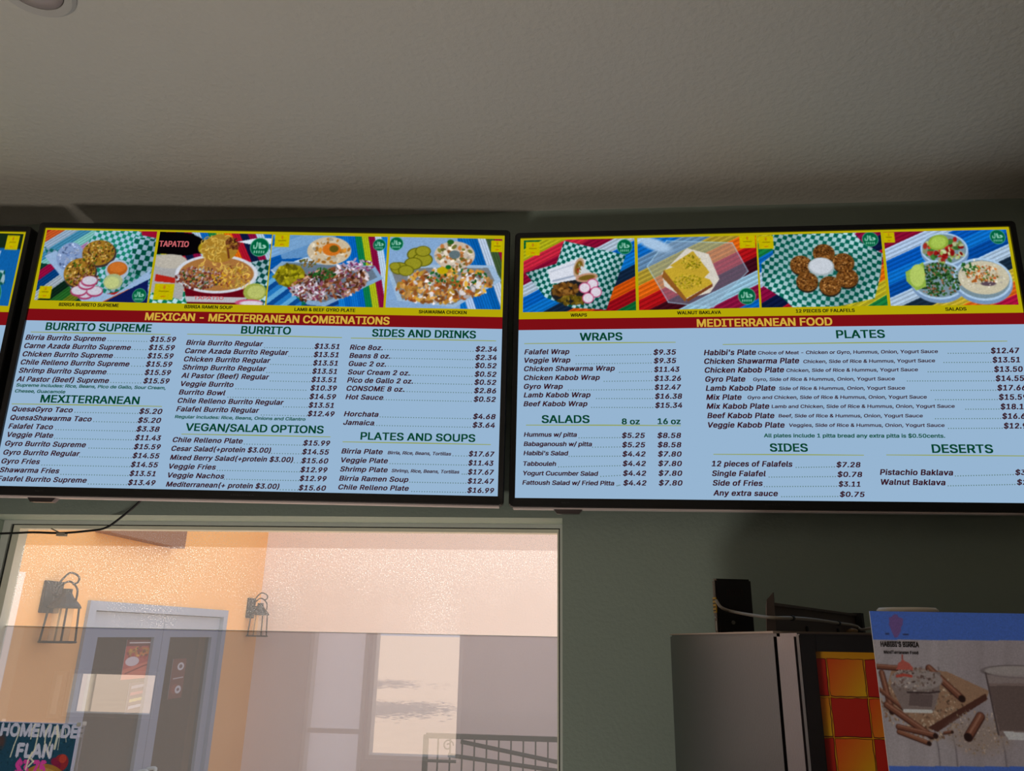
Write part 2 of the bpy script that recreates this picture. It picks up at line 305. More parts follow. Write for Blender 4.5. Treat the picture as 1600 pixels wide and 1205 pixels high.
# ------------------------------------------------------------ televisions
def rotm(yaw,tilt,roll):
    a,b,c=[math.radians(v) for v in (yaw,tilt,roll)]
    return (Matrix.Rotation(a,3,'Z')@Matrix.Rotation(b,3,'X')@Matrix.Rotation(c,3,'Y'))
TW,TH=1.2176,.6849
C_bg=(150,181,210)
E_bg=emat('screen_pale_blue',C_bg); E_yel=emat('screen_yellow',(178,165,8)); E_red=emat('screen_red',(122,14,20)); E_grn=emat('screen_dark_green',(4,66,44))
E_mar=emat('screen_maroon_text',(56,22,34)); E_gold=emat('screen_gold_text',(205,168,62)); E_blk=emat('screen_black_text',(30,28,8)); E_line=emat('screen_olive_rule',(146,160,78)); E_dot=emat('screen_grey_green_dots',(88,118,108)); E_note=emat('screen_green_note',(14,84,66))
M_logo=mat('faint_bezel_lettering',(70,68,70),0.4)
class TV:
    def __init__(s,c,r,label):
        s.c=Vector(c); s.R=rotm(*r); s.o=thing('television',label,'television',c,s.R.to_euler(),None)
        W,H=TW/2,TH/2; b=.0145
        # bezel ring with rounded outer corners
        def rr(w,h,r,n=4):
            P=[]
            for sx,sz,a0 in ((1,1,0),(-1,1,90),(-1,-1,180),(1,-1,270)):
                for k in range(n+1):
                    a=math.radians(a0+90*k/n); P.append((sx*(w-r)+r*math.cos(a),sz*(h-r)+r*math.sin(a)))
            return P
        bb=.022
        out=[(x,z if z>0 else z-(bb-b)) for x,z in rr(W+b,H+b,.010)]; inn=rr(W,H,.0004)
        n=len(out); m=MB(); V=[(x,-.006,z) for x,z in inn]+[(x*1.0,-.008,z) for x,z in [(x*.997,z*.995) for x,z in out]]+[(x,-.004,z) for x,z in out]+[(x,.022,z) for x,z in out]+[(x,.004,z) for x,z in inn]
        Fc=[]
        for k in range(n):
            j=(k+1)%n
            Fc+=[(k,j,n+j,n+k),(n+k,n+j,2*n+j,2*n+k),(2*n+k,2*n+j,3*n+j,3*n+k),(4*n+j,4*n+k,3*n+k,3*n+j),(4*n+k,4*n+j,j,k)]
        m.add(V,Fc); s.bezel=m.build('bezel',M_black,s.o)
        # lower lip, pale pink painted in for bounced light along the edge
        MB().box(-W-.004,W+.004,-.0035,.018,-H-bb-.004,-H-bb+.0005).build('lower_lip',mat('painted_edge_highlight',(232,215,210),.3,0.0) if 'lip' not in bpy.data.materials else bpy.data.materials['lip'],s.o)
        MB().box(-W-b*.5,W+b*.5,.012,.022,-H-b*.5,H+b*.5).build('back_panel',M_blackmat,s.o); MB().box(-W*.86,W*.86,.022,.05,-H*.7,H*.62).build('rear_housing',M_blackmat,s.o,.006)
        m=MB(); x=-W+.127; z=-H-bb-.004; m.add([(x-.034,-.004,z),(x+.034,-.004,z),(x+.026,-.004,z-.010),(x-.026,-.004,z-.010),(x-.034,.014,z),(x+.034,.014,z),(x+.026,.014,z-.010),(x-.026,.014,z-.010)],[(0,3,2,1),(4,5,6,7),(0,1,5,4),(1,2,6,5),(2,3,7,6),(3,0,4,7)]); m.build('sensor_tab',M_steel,s.o)
        s.screen=MB().add([(-W,0,-H),(W,0,-H),(W,0,H),(-W,0,H)],[(0,1,2,3)]).build('screen',E_bg,s.o)
        s.W,s.H=W,H; s.g={}; s.many=[]
    def L(s,u,v,lay=1):
        d=ray(u,v); n=s.R@Vector((0,-1,0)); p=d*(s.c.dot(n)/d.dot(n)); q=s.R.transposed()@(p-s.c); return Vector((q.x,-.0005*lay,q.z))
    def mb(s,k):
        if k in ('yellow','red','dots'):
            if k not in s.g: s.g[k]=MB()
            return s.g[k]
        m=MB(); s.many.append((k,m)); return m
    def quad(s,k,pts,lay=1): s.mb(k).add([Vector((p.x,-.0005*lay,p.z)) for p in pts],[(0,1,2,3)][:1] if False else [(3,2,1,0)])
    def text(s,k,t,u0,v0,u1,cap,shear=0.0,off=0.0,space=1.0,lay=3):
        p=s.L(u0,v0,lay); q=s.L(u1,v0+0.019*(u1-u0),lay); c=(s.L(u0,v0-cap,lay)-p).length
        put_text(s.mb(k),t,p,Vector((1,0,0)),Vector((0,0,1)),abs(q.x-p.x),c,shear,off,space)
    def dots(s,u0,v0,u1,v1,step=3.95):
        n=max(int((u1-u0)/step),2); mb=s.mb('dots')
        for i in range(n+1):
            t=i/n; p=s.L(u0+(u1-u0)*t,v0+(v1-v0)*t,2); r=.00115
            mb.add([p+Vector((-r,0,-r)),p+Vector((r,0,-r)),p+Vector((r,0,r)),p+Vector((-r,0,r))],[(0,1,2,3)])
    def rule(s,u0,v0,u1,v1,t=1.15,k='rule'):
        a,b=s.L(u0,v0-t/2,2),s.L(u1,v1-t/2,2); c,d=s.L(u1,v1+t/2,2),s.L(u0,v0+t/2,2); mm=s.L((u0+u1)/2,(v0+v1)/2-t,2); nn=s.L((u0+u1)/2,(v0+v1)/2+t*.6,2)
        s.mb(k).add([a,mm,b,c,nn,d],[(5,4,3,2,1,0)])
    def finish(s):
        names=dict(yellow=('yellow_border',E_yel),red=('red_banner',E_red),head=('heading_lettering',E_grn),item=('item_lettering',E_mar),price=('price_lettering',E_mar),note=('note_lettering',E_note),
          gold=('banner_lettering',E_gold),cap=('photo_caption_lettering',E_blk),rule=('heading_rule',E_line),dots=('dotted_leader',E_dot),logo=('bezel_lettering',M_logo))
        for k,mb in list(s.g.items())+s.many:
            nm,mt=names[k]; o=mb.build(nm,mt,s.bezel if k=='logo' else s.screen)
            if k=='dots': o['kind']='stuff'
tv0R=(4.3106,2.5966,.1778)
tvL=TV((-.7899,1.7246,.6576),tv0R,'middle wall television showing the red Mexican combinations price menu, above the window')
tvR=TV((.4665,1.7748,.6496),(-.8526,2.3935,.4451),'right wall television showing the Mediterranean food price menu, above the refrigerator')
tr=tvL.L(43,363,0); cc=tvL.R@Vector((tr.x-TW/2,0.0,tr.z-TH/2))+tvL.c
tv0=TV(cc,tv0R,'leftmost wall television of which only the right rim and screen edge show')
# --- painted photographs
SER=[(150,25,45),(190,95,20),(160,150,40),(30,110,60),(20,90,160),(150,170,190),(120,20,60),(20,30,60)]
BLU=[(20,95,165),(110,150,190),(15,80,150),(170,185,200),(40,110,175),(130,25,60),(20,100,80),(20,60,120)]
MEAT=[(110,65,40),(85,50,38),(140,90,60),(60,36,30),(165,130,110)]
def P1():
    a=Art(base=(120,140,160)); a.stripes(35,[(150,40,40),(170,80,40),(130,150,170),(60,120,150),(110,165,160),(150,110,150)],.42,ph=.1)
    a.check(a.pm([(.45,0),(.82,0),(1,.1),(1,.75),(.6,.9),(.35,.3)]),20,.035,(30,120,100),(150,180,200)); a.check(a.pm([(.8,.08),(1,.12),(1,.7),(.85,.6),(.8,.3)]),8,.045,(15,85,70),(150,178,198)); a.poly([(.86,0),(1,0),(1,.1),(.86,.06)],(140,20,50))
    a.check(a.pm([(0,.25),(.3,.35),(.3,.8),(.12,.55)]),30,.035,(30,110,110),(130,160,190))
    m=a.pm([(0,.48),(.12,.5),(.5,.95),(.45,1),(0,1)]); a.stripes(40,[(20,40,30),(40,90,40),(90,100,30),(20,60,50),(130,20,60),(15,60,110),(140,150,160)],.5,m)
    a.poly([(.02,.38),(.12,.3),(.45,.85),(.7,.9),(.98,.55),(1,.66),(.6,1),(.42,1)],(135,160,190)); a.poly([(.62,1),(.98,.68),(1,1)],(22,32,82))
    a.ell(.25,.38,.12,.2,(120,140,175)); a.scatter(.25,.38,.11,.18,70,(.004,.012),[(150,165,200),(90,110,150),(170,185,210)])
    for x,y,rx,ry,n in ((.5,.32,.145,.18,240),(.36,.6,.14,.2,240)):
        a.ell(x+.01,y+.02,rx*1.05,ry*1.05,(60,50,50)); a.ell(x,y,rx,ry,(140,105,40)); a.scatter(x,y,rx*.93,ry*.93,n,(.004,.011),[(165,130,60),(120,80,35),(85,52,32),(190,160,95),(150,115,40),(70,90,30)])
    a.scatter(.42,.7,.14,.1,80,(.004,.01),MEAT); a.ell(.69,.56,.105,.15,(150,165,185)); a.ell(.69,.54,.09,.1,(160,90,35)); a.ell(.69,.52,.075,.07,(180,105,45))
    a.ell(.67,.72,.085,.11,(150,160,120)); a.ell(.66,.73,.065,.08,(170,178,120))
    for x,y in ((.44,.9),(.52,.86),(.38,.86),(.44,.77),(.46,.72)): a.ell(x,y,.075,.075,(150,60,95)); a.ell(x,y-.01,.066,.06,(180,178,190))
    a.tagy(.03,.8,.11,.17); a.halal(.92,.9); return a
def P2():
    a=Art(base=(140,150,160)); a.stripes(-62,SER,.5,ph=.25); a.check(a.pm([(.7,.45),(1,.35),(1,1),(.6,1)]),25,.04,(20,80,75)); a.check(a.pm([(0,.7),(.35,.85),(.4,1),(0,1)]),20,.04,(20,110,80))
    a.poly([(0,0),(.3,.02),(.4,.18),(.4,.3),(0,.32)],(16,14,16)); a.ell(.2,.18,.22,.16,(16,14,16)); a.poly([(0,.33),(.22,.33),(.3,.45),(.28,.95),(0,.85)],(150,150,150)); a.ell(.13,.42,.15,.1,(165,160,150)); a.poly([(.02,.6),(.2,.65),(.2,.72),(.02,.7)],(160,40,30))
    a.ell(.42,.22,.06,.09,(150,130,35)); a.poly([(.25,.6),(.88,.6),(.8,1),(.33,1)],(95,14,28)); a.poly([(.3,.9),(.82,.9),(.8,.97),(.32,.97)],(165,165,170))
    a.ell(.55,.58,.36,.27,(185,190,200)); a.ell(.55,.58,.325,.235,(150,105,60)); a.scatter(.4,.64,.2,.16,320,(.004,.011),[(110,60,50),(90,42,40),(160,160,165),(130,75,60),(55,80,40),(170,150,150)])
    a.scatter(.68,.62,.17,.15,150,(.004,.009),[(190,150,45),(170,125,35),(120,60,40)]); a.ell(.55,.22,.16,.2,(150,115,45))
    for _ in range(110):
        x=rng.uniform(.4,.82); y=rng.uniform(.05,.55) if x<.62 else rng.uniform(.45,.75); r=rng.uniform(.015,.035); t=rng.uniform(0,6.28)
        a.line([(x+r*math.cos(t+k*.7),y+r*1.5*math.sin(t+k*.7)) for k in range(4)],.0038,np.array((205,172,85))*rng.uniform(.7,1.08))
    a.scatter(.66,.15,.07,.09,70,(.004,.01),[(85,45,30),(110,65,40)]); a.poly([(.7,.12),(.85,.07),(1,.06),(1,.14),(.84,.16)],(190,200,210)); a.line([(.62,.22),(.64,.35)],.008,(95,50,30))
    a.ell(.9,.82,.1,.12,(140,150,70)); a.ell(.91,.82,.075,.09,(165,172,100)); a.ell(.86,.97,.12,.05,(175,80,110)); a.ell(.88,.975,.1,.035,(190,185,195)); a.tagy(.03,.73,.17,.22); a.halal(.9,.19,.085)
    return a
def tray(a):
    a.poly([(.02,.5),(.1,.38),(.9,.42),(.98,.6),(.5,1),(.35,.98)],(120,150,180)); a.poly([(.06,.5),(.14,.4),(.87,.44),(.93,.58),(.5,.94),(.36,.92)],(95,110,125))
def P3():
    a=Art(base=(60,110,160)); a.stripes(22,BLU,.8,ph=.0,jit=.05); a.stripes(-78,[(15,90,165),(25,110,180),(160,180,200),(120,20,60),(150,160,30),(20,110,70),(15,90,165),(20,100,175)],.45,a.pm([(.55,0),(1,0),(1,1),(.62,1)]),ph=.3)
    a.stripes(40,[(20,70,130),(40,110,170),(90,150,190)],.12,a.pm([(0,.5),(.3,.95),(.3,1),(0,1)])); a.poly([(0,.0),(.55,0),(.5,.3),(.1,.35)],(110,145,180),.8); tray(a)
    a.ell(.18,.58,.13,.16,(120,110,20)); a.scatter(.17,.58,.12,.15,90,(.01,.02),[(140,135,25),(110,105,20),(165,155,40),(85,80,20)])
    a.ell(.5,.22,.19,.2,(180,165,140)); a.scatter(.5,.22,.17,.17,60,(.01,.02),[(190,180,160),(175,120,50),(200,190,170)]); a.ell(.52,.2,.08,.09,(185,105,35)); a.ell(.54,.19,.04,.05,(90,80,30))
    a.scatter(.53,.68,.33,.22,420,(.007,.015),MEAT+[(190,180,185),(120,70,90)],rot=-12,elong=2.4); a.scatter(.75,.42,.14,.08,60,(.006,.012),[(190,180,195),(120,60,100),(160,140,165)],elong=2.4); a.scatter(.45,.55,.12,.08,50,(.006,.012),[(35,80,35),(60,100,50)])
    a.scatter(.35,.8,.15,.12,80,(.006,.012),[(185,180,190),(120,60,80),(160,150,160)],elong=2.2); a.scatter(.32,.4,.08,.06,30,(.006,.01),[(120,95,50),(90,100,50)]); a.tagy(.02,.0,.13,.18); a.halal(.93,.12,.055); return a
def P4():
    a=Art(base=(120,150,185)); a.stripes(-70,[(20,95,165),(20,90,160),(150,170,200),(20,100,170),(130,20,60),(60,80,50),(160,175,195),(15,85,150)],.55,a.pm([(.6,0),(1,0),(1,1),(.65,1)]),ph=.2)
    a.poly([(0,.5),(.12,.4),(.92,.38),(1,.6),(.6,.98),(.1,.9)],(140,165,190)); a.poly([(.04,.52),(.15,.44),(.88,.42),(.94,.6),(.58,.94),(.14,.88)],(110,115,120))
    for x,y,r in ((.25,.25,.09),(.3,.32,.09),(.22,.38,.08),(.1,.45,.08),(.06,.42,.05),(.16,.48,.07),(.3,.2,.07)): a.ell(x,y,r,r*1.1,(85,85,18)); a.ell(x,y,r*.88,r*.96,(135,132,40))
    a.ell(.58,.25,.18,.2,(180,165,150)); a.scatter(.58,.25,.17,.17,90,(.008,.02),[(190,178,165),(170,110,60),(200,190,175),(120,120,60)]); a.ell(.58,.24,.05,.06,(90,105,110)); a.ell(.54,.06,.03,.035,(40,90,40))
    a.scatter(.5,.68,.42,.24,520,(.008,.02),[(170,120,55),(185,140,80),(195,190,190),(200,195,198),(160,90,45),(130,80,45),(190,150,60)],rot=-6,elong=1.8)
    a.scatter(.6,.58,.3,.14,40,(.006,.012),[(35,95,45),(50,110,60)]); a.ell(.48,.47,.05,.05,(170,150,20)); a.ell(.53,.42,.025,.03,(30,95,40)); a.halal(.06,.1,.062); a.tagy(.9,.03,.11,.16); return a
def P5():
    a=Art(); a.stripes(26,[(20,90,50),(150,150,30),(170,40,60),(120,20,50),(150,165,180),(15,85,160),(20,100,170),(25,40,60),(175,75,20),(130,20,30)],.95,ph=.02)
    m=a.pm([(.37,.02),(.92,.24),(.8,.72),(.74,.98),(.45,.95),(.2,.8),(.02,.46),(.3,.34)]); a.check(m,22,.033,(12,85,75),(160,190,195))
    a.ell(.45,.74,.2,.17,(35,35,38)); a.poly([(.22,.42),(.52,.26),(.57,.3),(.5,.56),(.25,.62)],(192,196,206)); a.line([(.27,.58),(.5,.5)],.008,(140,150,168)); a.line([(.25,.45),(.5,.33)],.005,(165,172,186)); a.ell(.5,.4,.045,.14,(165,140,120),15); a.ell(.5,.4,.033,.1,(110,85,35),15)
    a.poly([(.5,.35),(.62,.48),(.66,.52),(.5,.52)],(180,185,190)); a.ell(.57,.54,.1,.06,(170,130,110),-8); a.ell(.57,.54,.075,.035,(105,85,35),-8); a.scatter(.5,.4,.02,.07,25,(.004,.008),[(120,110,40),(140,60,40)]); 
    a.scatter(.38,.7,.11,.09,60,(.012,.02),[(110,75,35),(90,58,28),(130,92,45)]); a.scatter(.44,.85,.12,.06,40,(.01,.018),[(120,98,35),(95,80,25)])
    for x,y in ((.62,.63),(.55,.68),(.65,.74),(.58,.82)): a.ell(x,y,.052,.075,(170,70,110)); a.ell(x,y,.044,.062,(195,188,198))
    a.tagy(.02,.03,.13,.19); a.halal(.91,.12,.068); return a
def P6():
    a=Art(); a.stripes(26,[(15,90,165),(150,175,200),(20,95,170),(90,120,150),(150,130,50),(190,90,25),(150,25,30),(60,20,30),(130,165,185),(120,25,60)],1.1,ph=.15)
    a.poly([(.08,.4),(.25,.05),(.8,.1),(.92,.5),(.62,.98),(.25,.9)],(125,145,165),.45); a.line([(.08,.4),(.25,.05),(.8,.1),(.92,.5),(.62,.98),(.25,.9),(.08,.4)],.004,(150,185,205),.7); a.ell(.15,.1,.14,.08,(150,175,200),20,.5)
    a.poly([(.42,.16),(.6,.25),(.68,.6),(.6,.78),(.4,.86),(.22,.68),(.2,.5)],(190,185,175)); a.poly([(.27,.4),(.47,.2),(.6,.5),(.55,.58)],(172,145,50)); a.poly([(.22,.46),(.3,.42),(.6,.6),(.62,.66),(.4,.85)],(175,148,50)); a.poly([(.22,.46),(.4,.85),(.39,.9),(.2,.55)],(130,85,40)); a.poly([(.4,.86),(.62,.66),(.62,.7),(.41,.9)],(110,65,40))
    a.scatter(.45,.36,.09,.1,110,(.003,.007),[(150,140,30),(120,115,20),(185,160,70)]); a.scatter(.42,.62,.12,.1,170,(.003,.007),[(150,140,30),(125,115,20),(185,160,70)])
    a.tagy(.86,0,.13,.18); a.halal(.9,.84,.072); return a
def P7():
    a=Art(); a.stripes(30,SER,.9,ph=.3); m=a.pm([(.13,.0),(.78,0),(.85,.15),(1,.3),(.96,.62),(.9,.9),(.6,1),(.25,1),(.18,.88),(.02,.7),(.02,.4),(.12,.28)]); a.check(m,14,.036,(12,95,80),(165,195,200),.012)
    a.ell(.48,.5,.3,.4,(50,80,80),0,.9,.35)
    for x,y in ((.53,.28),(.34,.43),(.68,.41),(.38,.66),(.7,.62),(.56,.72)):
        a.ell(x,y+.03,.085,.12,(40,35,30)); a.ell(x,y,.088,.128,(105,68,32)); a.scatter(x,y,.08,.115,150,(.003,.007),[(140,95,50),(85,50,25),(165,120,70),(60,38,20)])
    a.ell(.5,.46,.105,.125,(150,160,165)); a.ell(.5,.45,.093,.108,(178,184,192)); a.tagy(.01,.02,.12,.18); a.halal(.91,.1,.065); return a
def P8():
    a=Art(); a.stripes(24,[(150,25,55),(120,20,50),(150,170,195),(15,80,160),(20,100,175),(15,70,140),(150,170,190),(30,45,60),(170,150,50),(185,90,30),(150,25,60)],1.05,ph=.05)
    for x,y,rx,ry in ((.48,.25,.19,.22),(.4,.66,.22,.26),(.75,.66,.23,.28)):
        a.ell(x,y+.05,rx,ry,(110,135,165)); a.ell(x,y,rx,ry,(155,180,205)); a.ell(x,y,rx*.92,ry*.9,(110,130,140))
    a.scatter(.48,.26,.16,.17,110,(.01,.022),[(60,105,50),(150,30,30),(160,170,130),(130,150,80),(165,55,45)]); a.ell(.44,.16,.085,.1,(130,155,60),-20); a.ell(.44,.16,.065,.075,(150,175,80),-20)
    a.scatter(.4,.66,.19,.22,360,(.005,.011),[(35,75,35),(50,95,45),(25,55,30),(130,90,65),(60,100,50)]); a.poly([(.23,.48),(.3,.42),(.3,.75),(.22,.8),(.15,.68),(.15,.55)],(130,158,70)); a.ell(.24,.6,.06,.15,(160,180,95),10)
    a.ell(.76,.64,.2,.22,(178,172,150)); a.scatter(.76,.6,.13,.12,140,(.005,.011),[(180,105,45),(165,80,35),(190,170,140),(70,100,45)]); a.ell(.79,.72,.06,.03,(85,70,80)); a.scatter(.66,.5,.08,.06,30,(.006,.01),[(40,90,40)]); a.scatter(.75,.6,.2,.2,60,(.004,.008),[(200,195,180)])
    a.tagy(0,.01,.09,.14); a.halal(.92,.1,.062); return a
def photo(tv,fn,px,label):
    a=fn(); a.noise(.05); a.blur(); a.blur(); a.a=np.clip(a.a*1.05+(a.a-110)*.12,0,250); o=art_mesh(a,[tv.L(u,v,2) for u,v in px],'food_photo',M_emi,tv.screen); o['label']=label; return o
# yellow bands and red banner
def band(tv,k,z0,z1,lay): tv.quad(k,[Vector((-tv.W,0,z1)),Vector((tv.W,0,z1)),Vector((tv.W,0,z0)),Vector((-tv.W,0,z0))],lay)
zy=tvL.L(430,489.3).z; zr=tvL.L(430,507.8).z
band(tvL,'yellow',zy,tvL.H,1); band(tvL,'red',zr,zy,1)
photo(tvL,P1,[(74,359.5),(246,362),(230,473.6),(54,469)],'photo of a burrito in foil with radish slices')
photo(tvL,P2,[(250.5,362.3),(425.4,366.6),(414,477.2),(233,473.5)],'photo of noodle soup in a paper bowl')
photo(tvL,P3,[(427,367),(606,370.6),(599,480.8),(416.5,477)],'photo of sliced meat plate in a clear tray')
photo(tvL,P4,[(610,370.5),(785,374),(782,484),(602.6,480.6)],'photo of chicken plate with pickles')
zy=tvR.L(1330,492.3).z; zr=tvR.L(1330,510).z
band(tvR,'yellow',zy,tvR.H,1); band(tvR,'red',zr,zy,1)
photo(tvR,P5,[(818.5,376),(991,372.6),(994,485.3),(817,488.3)],'photo of a cut wrap on green checked paper')
photo(tvR,P6,[(995.8,372.5),(1180.8,368.3),(1186.5,481),(998.5,485)],'photo of two baklava triangles')
photo(tvR,P7,[(1183,367.8),(1375.6,363),(1387,477.8),(1190,481)],'photo of round falafels around a sauce cup')
photo(tvR,P8,[(1379.6,363),(1571.8,359),(1591.4,476.5),(1391.7,478)],'photo of three salad tubs')
# third television
zy=tv0.L(20,488).z; zr=tv0.L(12,508.5).z
band(tv0,'yellow',zy,tv0.H,1); band(tv0,'red',zr,zy,1)
def P0():
    a=Art(120,100,(22,90,150)); a.poly([(0,0),(1,0),(1,.22),(0,.2)],(28,45,30)); a.poly([(0,.2),(.55,.25),(.5,.55),(0,.5)],(140,160,190)); a.check(a.pm([(0,.5),(.75,.52),(.8,.7),(0,.9)]),15,.09); a.tagy(.62,.03,.3,.2); a.halal(.62,.88,.16); return a
photo(tv0,P0,[(-26,364),(37.5,366),(13,478.5),(-55,475)],'right end of a food photo with a green round badge')
a=tvL; 
# lettering: crops give pixel positions -> (ox,oy,scale)
CR=dict(A=(0,490,4.018),B=(240,490,3.887),C=(520,490,3.887),D=(790,490,3.765),E=(1080,490,3.765),F=(1330,490,3.767),G=(0,340,3.721),H=(400,340,3.81),I=(790,340,3.902),J=(1170,340,3.721))
def T(tv,cr,k,t,x0,y,x1,cap,**kw):
    ox,oy,s=CR[cr]; tv.text(k,t,ox+x0/s,oy+y/s,ox+x1/s,cap,**kw)
def DT(tv,cr,x0,y0,x1,y1,**kw):
    ox,oy,s=CR[cr]; tv.dots(ox+x0/s,oy+y0/s,ox+x1/s,oy+y1/s,**kw)
def RU(tv,cr,x0,y0,x1,y1): 
    ox,oy,s=CR[cr]; tv.rule(ox+x0/s,oy+y0/s,ox+x1/s,oy+y1/s)
IT=dict(shear=.2,off=.024,space=1.05); HD=dict(off=.020,space=1.0)
def row(tv,cr,t,x0,y,x1,p,px0,py,px1,d0=None,d1=None,cap=7.4,kw=IT):
    T(tv,cr,'item',t,x0,y,x1,cap,**kw)
    if p: T(tv,cr,'price',p,px0,py,px1,cap*1.02,**kw)
    if d0: DT(tv,cr,d0,py-.5-(px0-d0)*.019,d1,py-.5)
L_=tvL
for t,x0,y,x1 in (('BURRITO SUPREME',288,104,948),('MEXITERRANEAN',256,558,872)): T(L_,'A','head',t,x0,y,x1,11.3,**HD)
RU(L_,'A',195,117,1072,133); RU(L_,'A',75,568,1018,584)
for r in (('Birria Burrito Supreme',162,165,663,'$15.59',944,177,1102,680,922),('Carne Azada Burrito Supreme',154,217,820,'$15.59',935,229,1095,830,916),('Chicken Burrito Supreme',144,269,707,'$15.59',927,281,1087,722,908),
 ('Chile Relleno Burrito Supreme',132,320,811,'$15.59',918,333,1079,828,900),('Shrimp Burrito Supreme',121,372,667,'$15.59',910,385,1071,676,892),('Al Pastor (Beef) Supreme',107,426,682,'$15.59',902,438,1062,697,884),
 ('QuesaGyro Taco',78,614,455,'$5.20',876,629,1017,472,866),('QuesaShawarma Taco',67,668,574,'$5.20',867,685,1009,590,858),('Falafel Taco',55,722,331,'$3.38',858,740,1000,352,850),('Veggie Plate',48,775,333,'$11.43',850,795,1009,344,840),
 ('Gyro Burrito Supreme',34,830,538,'$15.59',842,851,1007,560,832),('Gyro Burrito Regular',23,886,500,'$14.55',834,907,1000,502,824),('Gyro Fries',11,941,249,'$14.55',823,963,991,264,814),('Shawarma Fries',0,996,371,'$13.51',815,1019,975,384,804),('Falafel Burrito Supreme',-14,1051,543,'$13.49',805,1076,974,556,794)):
    row(L_,'A',*r)
for t,x0,y,x1 in (('Supreme includes: Rice, Beans, Pico de Gallo, Sour Cream,',104,459,1040),('Chesee, Guacamole',96,496,410)): T(L_,'A','note',t,x0,y,x1,4.6,shear=.1,off=.026)
for t,x0,y,x1 in (('BURRITO',533,122,831),('VEGAN/SALAD OPTIONS',196,712,1030)): T(L_,'B','head',t,x0,y,x1,11.3,**HD)
RU(L_,'B',205,126,1145,147); RU(L_,'B',170,733,1075,750)
for r in (('Birria Burrito Regular',200,191,663,'$13.51',979,214,1127,675,968),('Carne Azada Burrito Regular',193,241,817,'$13.51',974,264,1122,822,962),('Chicken Burrito Regular',186,291,708,'$13.51',970,315,1117,712,958),
 ('Shrimp Burrito Regular',177,341,682,'$13.51',965,365,1112,688,952),('Al Pastor (Beef) Regular',170,391,700,'$13.51',960,416,1109,710,948),('Veggie Burrito',167,441,484,'$10.39',954,467,1111,500,925),('Burrito Bowl',155,492,434,'$14.59',948,519,1106,452,936),
 ('Chile Relleno Burrito Regular',148,543,789,'$13.51',943,571,1093,790,932),('Falafel Burrito Regular',140,594,640,'$12.49',937,623,1097,655,930),
 ('Chile Relleno Plate',118,781,540,'$15.99',910,801,1070,552,904),('Cesar Salad(+protein $3.00)',110,834,711,'$14.55',904,854,1064,718,898),('Mixed Berry Salad(+protein $3.00)',102,888,846,'$15.60',899,908,1059,855,893),('Veggie Fries',95,942,377,'$12.99',893,963,1054,388,886),
 ('Veggie Nachos',88,996,428,'$12.99',888,1016,1049,430,880),('Mediterranean(+ protein $3.00)',77,1051,762,'$15.60',882,1073,1045,770,876)):
    row(L_,'B',*r)
T(L_,'B','note','Regular includes: Rice, Beans, Onions and Cilantro',131,636,922,4.6,shear=.1,off=.026)
for t,x0,y,x1 in (('SIDES AND DRINKS',240,140,867),('PLATES AND SOUPS',170,766,863)): T(L_,'C','head',t,x0,y,x1,11.3,**HD)
RU(L_,'C',110,150,992,167); RU(L_,'C',60,780,960,797)
for r in (('Rice 8oz.',105,220,302,'$2.34',868,231,996,318,852),('Beans 8 oz.',102,270,348,'$2.34',866,282,994,358,850),('Guac 2 oz.',98,319,322,'$0.52',865,331,993,322,850),('Sour Cream 2 oz.',93,370,466,'$0.52',863,383,992,472,846),
 ('Pico de Gallo 2 oz.',89,419,486,'$0.52',861,432,991,500,844),('CONSOME 8 oz.',85,469,432,'$2.86',859,483,990,436,842),('Hot Sauce',79,521,305,'$0.52',857,535,988,310,840),('Horchata',69,624,276,'$4.68',853,640,987,288,836),('Jamaica',65,676,250,'$3.64',850,692,983,252,834),
 ('Birria Plate',54,850,302,'$17.67',827,867,980,730,815),('Veggie Plate',52,904,333,'$11.43',824,922,975,348,812),('Shrimp Plate',46,959,332,'$17.67',822,977,977,786,812),('Birria Ramen Soup',40,1015,458,'$12.47',820,1032,977,468,808),('Chile Relleno Plate',35,1068,460,'$16.99',818,1088,978,480,806)):
    row(L_,'C',*r)
T(L_,'C','item','Birria, Rice, Beans, Tortillas',334,855,718,4.9,shear=.2,off=.022); T(L_,'C','item','Shrimp, Rice, Beans, Tortillas',358,964,768,4.9,shear=.2,off=.022)
T(L_,'G','gold','MEXICAN - MEXITERRANEAN COMBINATIONS',845,597,2262,11.2,**HD)
for cr,t,x0,y,x1 in (('G','BIRRIA BURRITO SUPREME',344,515,690),('G','BIRRIA RAMEN SOUP',1074,528,1350),('H','LAMB & BEEF GYRO PLATE',230,557,590),('H','SHAWARMA CHICKEN',970,571,1253)): T(L_,cr,'cap',t,x0,y,x1,4.8,off=.024)
# words on the ramen bowl
_e=emat('screen_pink_text',(190,95,100)); b=MB(); q=L_.L
for t,u0,v0,u1,c in (('TAPATIO',249,385.5,294.5,8.5),('TAPATIO',303,468,349,5)):
    b=MB()
    p=q(u0,v0,3); r=q(u1,v0+1,3); put_text(b,t,p,Vector((1,0,0)),Vector((0,0,1)),r.x-p.x,(q(u0,v0-c,3)-p).length,0,.02); b.build('bowl_lettering',_e,L_.screen)
R_=tvR; RT=dict(shear=.2,off=.024,space=1.05)
def TR(cr,k,t,x0,y,x1,cap,sl=.019,**kw):
    ox,oy,s=CR[cr]; u0,v0=ox+x0/s,oy+y/s; p=R_.L(u0,v0,3); q=R_.L(ox+x1/s,v0,3); put_text(R_.mb(k),t,p,Vector((1,0,0)),Vector((0,0,1)),q.x-p.x,(R_.L(u0,v0-cap,3)-p).length,kw.get('shear',0),kw.get('off',0),kw.get('space',1))
